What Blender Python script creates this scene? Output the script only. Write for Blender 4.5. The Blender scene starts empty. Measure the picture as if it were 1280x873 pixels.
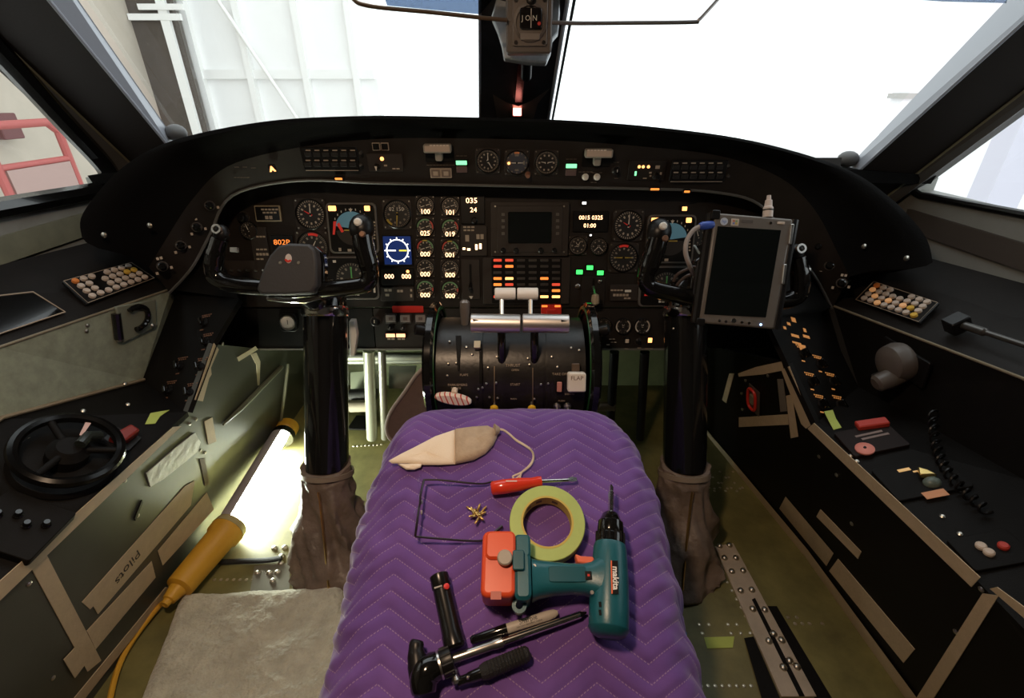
import bpy, math, random
from mathutils import Vector as V, Matrix as MX
random.seed(7)
sc = bpy.context.scene
COL = sc.collection
PI = math.pi

# ------------------------------------------------------------------ camera
F, CX, CY = 600.0, 640.0, 426.5
PITCH = math.radians(27.5)
CAM = V((0, 0, 1.05))
cd = bpy.data.cameras.new('camera')
cd.sensor_width = 36.0
cd.lens = F / 1280 * 36.0
cd.shift_y = (CY - 436.5) / 1280.0
cd.clip_start = 0.02
cam = bpy.data.objects.new('camera', cd)
COL.objects.link(cam)
cam.location = CAM
cam.rotation_euler = (PI / 2 - PITCH, 0, 0)
sc.camera = cam

# ------------------------------------------------------------------ sky and exposure
w = bpy.data.worlds.new('overcast_sky')
sc.world = w
w.use_nodes = True
bg = w.node_tree.nodes['Background']
bg.inputs[0].default_value = (0.93, 0.97, 1.0, 1)
bg.inputs[1].default_value = 2.0
sc.view_settings.view_transform = 'Standard'
sc.view_settings.look = 'None'
sc.view_settings.exposure = 0.0
sc.view_settings.gamma = 1.0
sc.view_settings.use_curve_mapping = False
sc.cycles.use_denoising = True
sc.cycles.max_bounces = 8
sc.cycles.transparent_max_bounces = 12
sc.cycles.sample_clamp_indirect = 4.0

# ------------------------------------------------------------------ pixel -> place
CP, SP = math.cos(PITCH), math.sin(PITCH)

def ray(px, py):
    u, v = (px - CX) / F, (py - CY) / F
    return V((u, CP - v * SP, -(SP + v * CP)))

def hy(px, py, y):
    d = ray(px, py); return CAM + d * (y / d.y)

def hz(px, py, z):
    d = ray(px, py); return CAM + d * ((z - CAM.z) / d.z)

def hx(px, py, x):
    d = ray(px, py); return CAM + d * (x / d.x)

class Plane:
    """A real surface: a point on it, its rightward and upward directions."""
    def __init__(self, p, u, up):
        self.p = V(p)
        self.u = V(u).normalized()
        up = V(up)
        self.n = self.u.cross(up).normalized()
        self.w = self.n.cross(self.u).normalized()
    def hit(self, px, py, off=0.0):
        d = ray(px, py)
        t = ((self.p + self.n * off - CAM).dot(self.n)) / d.dot(self.n)
        return CAM + d * t
    def mpp(self, px, py):
        q = self.hit(px, py)
        return (q.y * CP + (CAM.z - q.z) * SP) / F
    def mtx(self, px, py, off=0.0, rot=0.0):
        o = self.hit(px, py, off)
        m = MX((self.u, self.w, self.n)).transposed().to_4x4()
        m.translation = o
        return m @ MX.Rotation(rot, 4, 'Z')

def plane3(a, b, c, flip=False):
    a, b, c = V(a), V(b), V(c)
    p = Plane(a, b - a, c - a)
    if p.n.dot(CAM - a) < 0:
        p = Plane(a, a - b, c - a)
    if abs(p.n.x) < .75:                      # level the rightward axis where the plane allows it
        u = V((1, 0, 0)); u = u - p.n * u.dot(p.n)
        p = Plane(a, u, p.n.cross(u))
    else:                                     # a side wall: keep its upward axis upright
        wv = V((0, 0, 1)); wv = wv - p.n * wv.dot(p.n)
        p = Plane(a, wv.cross(p.n), wv)
    return p

def to_local(m, plane, px, py, off=0.0):
    return m.inverted() @ plane.hit(px, py, off)

# ------------------------------------------------------------------ materials
MATS = {}

def mat(name, col, rough=.5, metal=0., emit=0., ecol=None, bump=0., bscale=300., var=0., vscale=12., coat=0., spec=.5, sheen=0., bdist=.002):
    if name in MATS: return MATS[name]
    m = bpy.data.materials.new(name); m.use_nodes = True
    nt = m.node_tree; b = nt.nodes['Principled BSDF']
    c = (*col, 1)
    b.inputs['Base Color'].default_value = c
    b.inputs['Roughness'].default_value = rough
    b.inputs['Metallic'].default_value = metal
    b.inputs['Specular IOR Level'].default_value = spec
    b.inputs['Coat Weight'].default_value = coat
    b.inputs['Sheen Weight'].default_value = sheen
    if emit:
        b.inputs['Emission Color'].default_value = (*(ecol or col), 1)
        b.inputs['Emission Strength'].default_value = emit
    if var or bump:
        tc = nt.nodes.new('ShaderNodeTexCoord')
    if var:
        n = nt.nodes.new('ShaderNodeTexNoise'); n.inputs['Scale'].default_value = vscale
        n.inputs['Detail'].default_value = 5; n.inputs['Roughness'].default_value = .65
        nt.links.new(tc.outputs['Object'], n.inputs['Vector'])
        r = nt.nodes.new('ShaderNodeValToRGB')
        r.color_ramp.elements[0].position = .3; r.color_ramp.elements[1].position = .72
        r.color_ramp.elements[0].color = (*[x * (1 - var) for x in col], 1)
        r.color_ramp.elements[1].color = (*[min(1, x * (1 + var)) for x in col], 1)
        nt.links.new(n.outputs['Fac'], r.inputs['Fac'])
        nt.links.new(r.outputs['Color'], b.inputs['Base Color'])
    if bump:
        n2 = nt.nodes.new('ShaderNodeTexNoise'); n2.inputs['Scale'].default_value = bscale
        n2.inputs['Detail'].default_value = 3
        nt.links.new(tc.outputs['Object'], n2.inputs['Vector'])
        bp = nt.nodes.new('ShaderNodeBump'); bp.inputs['Strength'].default_value = bump
        bp.inputs['Distance'].default_value = bdist
        nt.links.new(n2.outputs['Fac'], bp.inputs['Height'])
        nt.links.new(bp.outputs['Normal'], b.inputs['Normal'])
    MATS[name] = m
    return m

def N(nt, typ, op=None, *vals):
    n = nt.nodes.new(typ)
    if op: n.operation = op
    for i, v in enumerate(vals):
        if v is None: continue
        if hasattr(v, 'links') or isinstance(v, bpy.types.NodeSocket): nt.links.new(v, n.inputs[i])
        else: n.inputs[i].default_value = v
    return n.outputs[0]

def mth(nt, op, *v): return N(nt, 'ShaderNodeMath', op, *v)

BLACK = mat('black_paint', (.0055, .0048, .0043), .6, spec=.16, bump=.25, bscale=500, var=.25, vscale=30)
PANEL = mat('panel_grey_black', (.019, .0150, .0125), .55, spec=.25, bump=.12, bscale=600, var=.15, vscale=20)
PANEL2 = mat('unit_dark_grey', (.034, .027, .023), .5, spec=.3, var=.1, vscale=25)
GLOSSB = mat('gloss_black', (.006, .006, .006), .12, coat=.4)
SATINB = mat('satin_black', (.0075, .007, .007), .36, spec=.3)
RUBBER = mat('black_rubber', (.012, .012, .012), .7)
HOODM = mat('hood_vinyl', (.0040, .0037, .0036), .75, bump=.4, bscale=350, spec=.05)
CHROME = mat('chrome', (.78, .76, .74), .16, 1.)
STEEL = mat('brushed_steel', (.62, .60, .57), .3, 1.)
BRASS = mat('brass', (.72, .52, .2), .28, 1.)
BOLT = mat('bolt_metal', (.6, .57, .5), .35, 1.)
WHITE = mat('white_plastic', (.75, .72, .66), .4)
CAPT = mat('caption_ink', (.42, .34, .26), .6)
CAPTW = mat('caption_white', (.62, .57, .5), .6)
CAPTG = mat('caption_amber_lit', (.5, .26, .1), .6, emit=.35, ecol=(.85, .33, .08))
RED = mat('red_plastic', (.62, .03, .02), .4)
REDFL = mat('flag_red', (.75, .04, .03), .5, emit=.12)
GREENARC = mat('arc_green', (.17, .36, .18), .6)
REDARC = mat('arc_red', (.60, .09, .07), .6)
YELARC = mat('arc_yellow', (.5, .36, .05), .6)
NEEDLE = mat('needle_white', (.72, .66, .58), .5)
LIT_AMB = mat('lit_amber_digits', (1, .6, .35), .5, emit=3.6, ecol=(1, .58, .30))
LIT_ORG = mat('lit_orange', (1, .3, .05), .5, emit=1.25, ecol=(1, .24, .04))
LIT_WARM = mat('lit_warm_lamp', (1, .6, .3), .5, emit=2.6, ecol=(1, .40, .12))
LIT_GRN = mat('lit_green', (.1, .9, .25), .5, emit=1.4, ecol=(.06, 1, .16))
LIT_GRNW = mat('lit_pale_green', (.4, .95, .6), .5, emit=1.3, ecol=(.22, .95, .42))
LIT_RED = mat('lit_red', (1, .1, .05), .5, emit=.55, ecol=(1, .10, .05))
LIT_WHITE = mat('lit_white', (1, 1, 1), .5, emit=2.2, ecol=(1, .95, .88))
TAPE = mat('tan_masking_tape', (.52, .41, .27), .7, bump=.3, bscale=180, var=.08, vscale=40)
GTAPE = mat('green_masking_tape', (.45, .55, .12), .65, bump=.2, bscale=250, var=.06)

def dialmat(n, lum=1.0, base=(.012, .011, .010), big=10):
    key = 'dial_%d_%d_%.2f' % (n, big, lum)
    if key in MATS: return MATS[key]
    m = bpy.data.materials.new(key); m.use_nodes = True
    nt = m.node_tree; b = nt.nodes['Principled BSDF']
    uv = nt.nodes.new('ShaderNodeUVMap')
    sx = nt.nodes.new('ShaderNodeSeparateXYZ'); nt.links.new(uv.outputs[0], sx.inputs[0])
    x, y = sx.outputs[0], sx.outputs[1]
    ang = mth(nt, 'DIVIDE', mth(nt, 'ARCTAN2', y, x), 2 * PI)
    r = mth(nt, 'SQRT', mth(nt, 'ADD', mth(nt, 'MULTIPLY', x, x), mth(nt, 'MULTIPLY', y, y)))
    def ring(cnt, wd, r0, r1):
        f = mth(nt, 'FRACT', mth(nt, 'ADD', mth(nt, 'MULTIPLY', ang, float(cnt)), 100 + wd / 2))
        a = mth(nt, 'LESS_THAN', f, wd)
        return mth(nt, 'MULTIPLY', a, mth(nt, 'MULTIPLY', mth(nt, 'GREATER_THAN', r, r0), mth(nt, 'LESS_THAN', r, r1)))
    t = mth(nt, 'MAXIMUM', ring(n, .28, .84, .97), ring(big, .34, .58, .74))
    mixn = nt.nodes.new('ShaderNodeMix'); mixn.data_type = 'RGBA'
    nt.links.new(t, mixn.inputs['Factor'])
    mixn.inputs['A'].default_value = (*base, 1)
    mixn.inputs['B'].default_value = (.55 * lum, .47 * lum, .38 * lum, 1)
    nt.links.new(mixn.outputs['Result'], b.inputs['Base Color'])
    b.inputs['Roughness'].default_value = .5
    MATS[key] = m
    return m

# ------------------------------------------------------------------ mesh builder
class MB:
    def __init__(s): s.v = []; s.f = []
    def add(s, vs, fs):
        o = len(s.v); s.v += [V(p) for p in vs]; s.f += [tuple(o + i for i in f) for f in fs]; return s
    def loft(s, loops, cap0=True, cap1=True, closed=True):
        n = len(loops[0]); vs = [p for l in loops for p in l]; fs = []
        for i in range(len(loops) - 1):
            for j in range(n if closed else n - 1):
                k = (j + 1) % n
                fs.append((i * n + j, i * n + k, (i + 1) * n + k, (i + 1) * n + j))
        if cap0: fs.append(tuple(reversed(range(n))))
        if cap1: fs.append(tuple(range((len(loops) - 1) * n, len(loops) * n)))
        return s.add(vs, fs)
    def box(s, c, d):
        x, y, z = c; a, b, e = d[0] / 2, d[1] / 2, d[2] / 2
        return s.loft([[(x - a, y - b, z + k), (x + a, y - b, z + k), (x + a, y + b, z + k), (x - a, y + b, z + k)] for k in (-e, e)])
    def rbox(s, c, d, r=.003, ch=.001, n=4):
        """rounded-rectangle block in local xy, chamfered front and back rims"""
        x, y, z = c; a, b, e = d[0] / 2, d[1] / 2, d[2] / 2
        r = min(r, a * .98, b * .98); ch = min(ch, r * .9, e * .9)
        def loop(ins, zz):
            out = []; rr = max(r - ins, 1e-5)
            for q, (sx, sy) in enumerate(((1, 1), (-1, 1), (-1, -1), (1, -1))):
                for k in range(n + 1):
                    t = (q + k / n) * PI / 2
                    out.append((x + sx * (a - r) + rr * math.cos(t), y + sy * (b - r) + rr * math.sin(t), zz))
            return out
        return s.loft([loop(ch, z - e), loop(0, z - e + ch), loop(0, z + e - ch), loop(ch, z + e)])
    def lathe(s, prof, seg=24, m=None, cap=True):
        """profile of (radius, z) about local z"""
        loops = [[V((r * math.cos(2 * PI * k / seg), r * math.sin(2 * PI * k / seg), z)) for k in range(seg)] for r, z in prof]
        if m: loops = [[m @ p for p in l] for l in loops]
        return s.loft(loops, cap, cap)
    def ringlathe(s, prof, seg=32, m=None):
        """closed profile: a ring"""
        loops = [[V((r * math.cos(2 * PI * k / seg), r * math.sin(2 * PI * k / seg), z)) for r, z in prof] for k in range(seg + 1)]
        if m: loops = [[m @ p for p in l] for l in loops]
        return s.loft(loops, False, False)
    def cyl(s, a, b, r, r2=None, seg=14):
        a, b = V(a), V(b); r2 = r if r2 is None else r2
        q = (b - a).to_track_quat('Z', 'Y').to_matrix().to_4x4(); q.translation = a
        L = (b - a).length
        return s.lathe([(r, 0), (r2, L)], seg, q)
    def rod(s, a, b, prof, seg=18):
        """prof: (fraction along, radius)"""
        a, b = V(a), V(b)
        q = (b - a).to_track_quat('Z', 'Y').to_matrix().to_4x4(); q.translation = a
        L = (b - a).length
        return s.lathe([(r, t * L) for t, r in prof], seg, q)
    def tube(s, pts, r, seg=10, closed=False, flat=1.0):
        pts = [V(p) for p in pts]; n = len(pts); loops = []
        rs = r if isinstance(r, (list, tuple)) else [r] * n
        up = None
        for i, p in enumerate(pts):
            t = (pts[min(i + 1, n - 1)] - pts[max(i - 1, 0)]).normalized()
            if up is None:
                up = V((0, 0, 1)) if abs(t.z) < .9 else V((1, 0, 0))
            a = t.cross(up).normalized(); b = a.cross(t).normalized(); up = b
            loops.append([p + a * rs[i] * math.cos(2 * PI * k / seg) + b * rs[i] * flat * math.sin(2 * PI * k / seg) for k in range(seg)])
        return s.loft(loops)
    def prism(s, poly, z0, z1):
        return s.loft([[(p[0], p[1], z0) for p in poly], [(p[0], p[1], z1) for p in poly]])
    def quadslab(s, pts, th, n):
        n = V(n).normalized()
        return s.loft([[V(p) for p in pts], [V(p) - n * th for p in pts]])
    def sphere(s, c, r, seg=14, rings=8, sc_=(1, 1, 1), t0=-1., t1=1.):
        loops = []
        for i in range(rings + 1):
            a = PI / 2 * (t0 + (t1 - t0) * i / rings)
            rr = max(r * math.cos(a), 1e-5)
            loops.append([(c[0] + rr * math.cos(2 * PI * k / seg) * sc_[0], c[1] + rr * math.sin(2 * PI * k / seg) * sc_[1], c[2] + r * math.sin(a) * sc_[2]) for k in range(seg)])
        return s.loft(loops)
    def arc(s, r0, r1, a0, a1, z, seg=16, th=.0004):
        o, i = [], []
        for k in range(seg + 1):
            t = math.radians(a0 + (a1 - a0) * k / seg)
            o.append((math.cos(t), math.sin(t)))
        loops = [[(c * r0, q * r0, z), (c * r1, q * r1, z), (c * r1, q * r1, z + th), (c * r0, q * r0, z + th)] for c, q in o]
        return s.loft(loops)
    def mesh(s, name, smooth=.6):
        me = bpy.data.meshes.new(name)
        me.from_pydata([tuple(p) for p in s.v], [], s.f)
        import bmesh
        bm = bmesh.new(); bm.from_mesh(me)
        bmesh.ops.recalc_face_normals(bm, faces=bm.faces)
        bm.to_mesh(me); bm.free()
        if smooth:
            me.polygons.foreach_set('use_smooth', [True] * len(me.polygons))
            me.set_sharp_from_angle(angle=smooth)
        me.update()
        return me

PLACE = {}   # each object's own placement, known before the scene is evaluated

def link(name, data, parent=None, m=None, material=None):
    o = bpy.data.objects.new(name, data); COL.objects.link(o)
    PLACE[o.name] = m.copy() if m is not None else MX.Identity(4)
    if parent: o.parent = parent
    if m is not None: o.matrix_local = m
    if material and data is not None:
        data.materials.clear(); data.materials.append(material)
    return o

def tag(o, label=None, cat=None, group=None, kind=None):
    if label: o['label'] = label
    if cat: o['category'] = cat
    if group: o['group'] = group
    if kind: o['kind'] = kind
    return o

def thing(name, label, cat, m=None, group=None, parent=None):
    if parent is None: return tag(link(name, None, None, m), label, cat, group)
    o = link(name, None, parent, PLACE[parent.name].inverted() @ m)      # a part that has pieces of its own
    PLACE[o.name] = m.copy()
    return tag(o, label)

def part(parent, name, mb, material, label=None, bevel=0, m=None, uv=None, smooth=.6):
    me = mb.mesh(name, smooth)
    if uv:
        l = me.uv_layers.new(name='UVMap')
        for lp in me.loops:
            l.data[lp.index].uv = uv(me.vertices[lp.vertex_index].co)
    o = link(name, me, parent, m, material)
    if bevel:
        b = o.modifiers.new('soft_edge', 'BEVEL'); b.width = bevel; b.segments = 2; b.limit_method = 'ANGLE'; b.angle_limit = .7
    if label: o['label'] = label
    return o

def solo(name, mb, material, label, cat, m=None, group=None, bevel=0, uv=None, smooth=.6):
    return tag(part(None, name, mb, material, None, bevel, m, uv, smooth), label, cat, group)

def struct(name, mb, material, bevel=0, smooth=.6, label=None, m=None):
    return tag(part(None, name, mb, material, None, bevel, m, None, smooth), label, None, None, 'structure')

def text(parent, s, size, material, loc=(0, 0, 0), rot=0., name='lettering', align='CENTER', extra=None, sx=1.0, bold=0.):
    cu = bpy.data.curves.new('t', 'FONT'); cu.body = s; cu.size = size
    cu.align_x = align; cu.align_y = 'CENTER'; cu.offset = bold; cu.resolution_u = 2; cu.extrude = .00015
    tmp = bpy.data.objects.new('t', cu)
    me = bpy.data.meshes.new_from_object(tmp)
    bpy.data.objects.remove(tmp); bpy.data.curves.remove(cu)
    m = MX.Translation(loc) @ MX.Rotation(rot, 4, 'Z') @ MX.Diagonal((sx, 1, 1, 1))
    if extra is not None: m = extra @ m
    me.transform(m)
    return link(name, me, parent, None, material)

def catmull(keys, n):
    out = []
    k = [keys[0]] + list(keys) + [keys[-1]]
    for i in range(1, len(k) - 2):
        for j in range(n):
            t = j / n
            out.append(tuple(.5 * (2 * b + (c - a) * t + (2 * a - 5 * b + 4 * c - d) * t * t + (3 * b - a - 3 * c + d) * t ** 3)
                             for a, b, c, d in zip(k[i - 1], k[i], k[i + 1], k[i + 2])))
    out.append(tuple(keys[-1]))
    return out

def smooth3(pts, n=6):
    return [V(p) for p in catmull([tuple(p) for p in pts], n)]

# ================================================================== OUTSIDE: the hangar
GROUND = mat('hangar_floor_concrete', (.68, .67, .65), .7, var=.1, vscale=2)
HWALL = mat('hangar_wall_white', (.93, .93, .92), .7, var=.03, vscale=1)
HBEIGE = mat('hangar_wall_beige', (.52, .46, .38), .7, var=.08, vscale=1.5)
HBROWN = mat('hangar_door_brown', (.085, .068, .055), .6, var=.12, vscale=2)
HSTEEL = mat('hangar_steel_white', (.90, .90, .88), .5)
HGREY = mat('hangar_steel_grey', (.42, .40, .38), .5)
REDST = mat('red_painted_steel', (.42, .10, .09), .5)
struct('ground', MB().box((0, 8, -1.75), (60, 50, .1)), GROUND)
struct('hangar_wall_side', MB().box((-7.1, 3, 3.1), (.2, 20.0, 9.6)), HBEIGE, label='beige metal hangar wall seen through the side window')
hwf = struct('hangar_wall_front', MB().box((-4.55, 11.1, 3.0), (3.7, .2, 9.4)), HWALL, label='white hangar wall outside the windshield')
for xx in (-6.2, -5.2, -4.1, -3.1):
    part(hwf, 'wall_rib', MB().box((xx, 10.93, 3.0), (.12, .14, 9.4)), HSTEEL)
for zz in (1.35, 3.3):
    part(hwf, 'wall_girt', MB().box((-4.55, 10.95, zz), (3.6, .1, .16)), HSTEEL)
part(hwf, 'brace_rod', MB().cyl((-5.9, 10.8, 3.4), (-4.2, 10.8, .2), .035), HSTEEL)
d = thing('hangar_door', 'tall brown sliding hangar door beside the white wall', 'door', MX.Translation((-6.95, 10.6, -1.7)))
part(d, 'door_leaf', MB().box((0, 0, 4.4), (1.5, .12, 8.8)), HBROWN)
part(d, 'door_stile', MB().box((-.12, -.1, 4.4), (.07, .08, 8.8)), HGREY)
part(d, 'door_stile', MB().box((.62, -.1, 4.4), (.16, .08, 8.8)), HSTEEL)
part(d, 'door_rail', MB().box((.45, -.12, 3.95), (.95, .07, .1)), HSTEEL)
part(d, 'door_rail', MB().box((.62, -.14, 4.1), (.8, .07, .09)), HSTEEL)
for yy in (2.3, 3.1, 4.0, 5.0, 6.2):
    solo('hangar_column', MB().box((-6.85, yy, 3.1), (.22, .2, 9.6)), HGREY if yy > 4 else HWALL,
         'slim steel column against the beige hangar wall', 'column', group='columns along the beige hangar wall')
st = thing('maintenance_stand', 'red tubular maintenance stand by the beige hangar wall', 'stand', MX.Translation((-5.6, 5.5, -1.7)))
for yy in (0, .95):
    part(st, 'upright', MB().tube([(0, yy, 0), (0, yy, 2.3), (0, yy + (.12 if yy == 0 else -.12), 2.42)], .045, 8), REDST)
part(st, 'top_bar', MB().cyl((0, .1, 2.42), (0, .85, 2.42), .045), REDST)
for zz in (.5, 1.3, 1.45, 2.0):
    part(st, 'crossbar', MB().cyl((0, 0, zz), (0, .95, zz), .035), REDST)
part(st, 'panel', MB().box((0.02, .48, 1.72), (.03, .85, .5)), mat('stand_panel_pink', (.40, .27, .24), .6))
solo('electrical_box', MB().rbox((0, 0, 0), (.32, .3, .16), .02, .01), mat('maroon_box', (.16, .06, .06), .5), 'dark red electrical box on the hangar wall', 'box',
     MX.Translation((-6.86, 7.1, .63)) @ MX.Rotation(PI / 2, 4, 'Y'))
solo('valve_box', MB().rbox((0, 0, 0), (.22, .28, .14), .02, .01), mat('teal_box', (.10, .26, .24), .5), 'small teal box on the hangar wall', 'box',
     MX.Translation((-6.88, 7.25, 1.5)) @ MX.Rotation(PI / 2, 4, 'Y'))
solo('wall_pipe', MB().tube(smooth3([(-6.8, 2.6, 2.3), (-6.8, 3.6, 2.25), (-6.8, 4.6, 2.2), (-6.8, 6.5, 2.1)]), .05, 8), HGREY, 'grey pipe running along the beige hangar wall', 'pipe')
# copilot side: a white hangar panel with a leaning beam
hr = struct('hangar_wall_far', MB().box((9.6, 9.0, 2.2), (.2, 9.0, 7.8)), mat('hangar_wall_pale', (.90, .89, .92), .7), label='pale hangar wall outside the copilot side window')
part(hr, 'wall_girt', MB().box((9.45, 9.0, .95), (.1, 9.0, .12)), HGREY)
solo('hangar_post', MB().box((0, 0, 0), (.5, .35, 9.0)), mat('post_lilac_grey', (.62, .61, .70), .6), 'pale grey steel post outside the copilot side window', 'post',
     MX.Translation((7.34, 7.5, 2.8)))

# ================================================================== THE SHELL
FLOORM = mat('olive_floor_primer', (.17, .155, .055), .5, var=.35, vscale=9, bump=.1)
WALLGR = mat('footwell_wall_grey', (.050, .053, .043), .38, var=.18, vscale=6)
WALLSH = mat('footwell_wall_shaded', (.0055, .0048, .0042), .5, spec=.15, var=.2, vscale=8)  # copilot copy of the grey wall, darkened for the light falling off
TRIMD = mat('post_trim_brown_black', (.018, .014, .0125), .6, spec=.2, bump=.1, bscale=200)
TRIMG = mat('post_trim_light_grey', (.33, .35, .40), .38)
SILLM = mat('sill_grey', (.26, .26, .24), .5, var=.08)
LINING = mat('cabin_lining_dark', (.05, .048, .045), .8)
GREENP = mat('console_grey_green', (.30, .33, .25), .45, var=.2, vscale=40)

floor = struct('floor', MB().box((0, .6, -.02), (2.2, 2.7, .04)), FLOORM)
struct('wall_back', MB().box((0, -.75, .7), (2.3, .08, 1.6)), LINING)
struct('wall_front', MB().box((0, 1.66, .37), (2.3, .06, .90)), mat('bulkhead_green', (.16, .18, .09), .5, var=.2, vscale=10))
struct('ceiling', MB().box((0, .08, 1.48), (2.3, 1.62, .08)), LINING)

def side_wall(s, name):
    X = 1.09
    mb = MB()
    for (y0, y1, z0, z1) in ((-.75, 1.66, -.02, .818), (-.75, .35, .818, 1.3), (-.75, 1.03, 1.3, 1.5)):
        mb.box((s * X, (y0 + y1) / 2, (z0 + z1) / 2), (.05, y1 - y0, z1 - z0))
    mb.loft([[(s * (X + k), 1.31, .818), (s * (X + k), 1.66, .818), (s * (X + k), 1.66, .835), (s * (X + k), 1.31, .85)] for k in (-.025, .025)])
    return struct(name, mb, SILLM)
wsl = side_wall(-1, 'wall_left'); wsr = side_wall(1, 'wall_right')
part(wsl, 'sill_band', MB().box((-1.062, .6, .757), (.012, 1.4, .052)), mat('band_olive_grey', (.20, .20, .14), .5, var=.15, vscale=20))
part(wsr, 'sill_band', MB().box((1.062, .6, .745), (.012, 1.4, .052)), mat('band_brown', (.07, .055, .045), .6))

# glass
def glassmat(name, tint=(1, 1, 1), refl=.04):
    m = bpy.data.materials.new(name); m.use_nodes = True
    nt = m.node_tree; nt.nodes.clear()
    o = nt.nodes.new('ShaderNodeOutputMaterial'); mx = nt.nodes.new('ShaderNodeMixShader')
    t = nt.nodes.new('ShaderNodeBsdfTransparent'); g = nt.nodes.new('ShaderNodeBsdfGlossy')
    t.inputs[0].default_value = (*tint, 1); g.inputs['Roughness'].default_value = .02
    mx.inputs[0].default_value = refl
    nt.links.new(t.outputs[0], mx.inputs[1]); nt.links.new(g.outputs[0], mx.inputs[2]); nt.links.new(mx.outputs[0], o.inputs[0])
    return m
GLASS = glassmat('window_glass', (.97, .99, .98))
SMOKE = glassmat('smoked_visor', (.34, .40, .50), .06)

def ext(a, b, t): return V(a) + (V(b) - V(a)) * t

# corner posts: four edge lines given by a low and a high point each
def post(name, low, high, s, label):
    a = [ext(l, h, -.22) for l, h in zip(low, high)]
    b = [ext(l, h, 1.9) for l, h in zip(low, high)]
    def loop(q): return [q[0], q[1], q[2], q[3], q[3] + V((s * .06, .04, 0)), q[0] + V((s * .06, .07, 0))]
    n = 8
    o = struct(name, MB().loft([[ext(p, q, k / n) for p, q in zip(loop(a), loop(b))] for k in range(n + 1)]), TRIMD, label=label)
    off = V((-s * .003, -.003, .001))
    part(o, 'light_face', MB().loft([[a[0] + off, a[1] + off, a[1] + off * .2, a[0] + off * .2], [b[0] + off, b[1] + off, b[1] + off * .2, b[0] + off * .2]]), TRIMG, 'pale grey face along the windshield')
    part(o, 'window_strip', MB().loft([[a[2] + off, a[3] + off, a[3] + off * .2, a[2] + off * .2], [b[2] + off, b[3] + off, b[3] + off * .2, b[2] + off * .2]]), mat('strip_grey', (.12, .12, .115), .4), 'grey strip beside the side window')
    part(o, 'edge_highlight', MB().tube([a[1] + off, b[1] + off], .0035, 8), TRIMG)  # pale line laid along the post edge as its highlight
    part(o, 'seal_bead', MB().tube([a[2] + off, b[2] + off], .003, 8), mat('bead_olive', (.25, .24, .16), .4))
    return a, b
lowL = [hy(215, 170, 1.38), hy(206, 178, 1.32), hx(158, 200, -1.04), hx(142, 214, -1.055)]
highL = [hy(97, 0, 1.16), hx(60, 0, -.87), hx(0, 50, -1.05), hx(0, 76, -1.06)]
lowR = [hy(1066, 203, 1.38), hy(1075, 213, 1.32), hx(1117, 240, 1.03), hx(1128, 247, 1.045)]
highR = [hy(1256, 3, 1.16), hx(1280, 28, .93), hx(1280, 115, 1.04), hx(1280, 135, 1.05)]
aL, bL = post('trim_1', lowL, highL, -1, 'brown-black windshield corner post with pale grey face, captain side')
aR, bR = post('trim_2', lowR, highR, 1, 'brown-black windshield corner post with pale grey face, copilot side')

# centre post
CPb = [hy(600, 148, 1.55), hy(684, 150, 1.55)]
CPt = [hy(600, 26, 1.25), hy(703, 30, 1.25)]
ca = [ext(CPb[i], CPt[i], -.15) for i in (0, 1)]
cb = [ext(CPb[i], CPt[i], 2.0) for i in (0, 1)]
nrm = (CPb[1] - CPb[0]).cross(CPt[0] - CPb[0]).normalized()
if nrm.y > 0: nrm = -nrm
def cpl(q):
    l, r = q; w_ = r - l
    return [l, l + nrm * .02, l + w_ * .5 + nrm * .035, r + nrm * .02, r, r - nrm * .05, l - nrm * .05]
cpost = struct('trim_3', MB().loft([cpl(ca), cpl(cb)]), mat('post_black_gloss', (.03, .03, .034), .32, bump=.08, bscale=80, var=.4, vscale=30), label='glossy black windshield centre post')
for k, i in ((0, 0), (1, 1)):
    part(cpost, 'edge_strip', MB().tube([ca[i] + nrm * .022, cb[i] + nrm * .022], .0045 if i else .003, 8), TRIMG if i == 0 else mat('strip_white', (.62, .64, .68), .3))
e0, e1 = hy(690.5, 150, 1.54), hy(712.5, 30, 1.24)
part(cpost, 'edge_strip', MB().tube([ext(e0, e1, -.1), ext(e0, e1, 2.0)], .0035, 8), SATINB)
# flared foot of the post with the red warning light
ft = hy(648, 148, 1.53)
def fpx(px, py, k=0): 
    q = plane3(CPb[0] + nrm * .036, CPb[1] + nrm * .036, CPt[0] + nrm * .036)
    return q.hit(px, py, .001 + k)
part(cpost, 'foot_bracket', MB().loft([[fpx(622, 152), fpx(616, 118), fpx(633, 128), fpx(648, 133), fpx(664, 126), fpx(688, 110), fpx(672, 130), fpx(666, 152)],
                                       [fpx(622, 152, .006), fpx(616, 118, .006), fpx(633, 128, .006), fpx(648, 133, .006), fpx(664, 126, .006), fpx(688, 110, .006), fpx(672, 130, .006), fpx(666, 152, .006)]]),
     mat('bracket_tan_metal', (.30, .25, .21), .3, .8), 'tan metal foot bracket')
part(cpost, 'red_reflection', MB().loft([[fpx(644, 128, z), fpx(653, 128, z), fpx(657, 70, z), fpx(648, 70, z)] for z in (.001, .004)]), mat('reflection_dark_red', (.05, .006, .005), .25))  # dark red strip paints the warning light's reflection up the post

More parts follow.
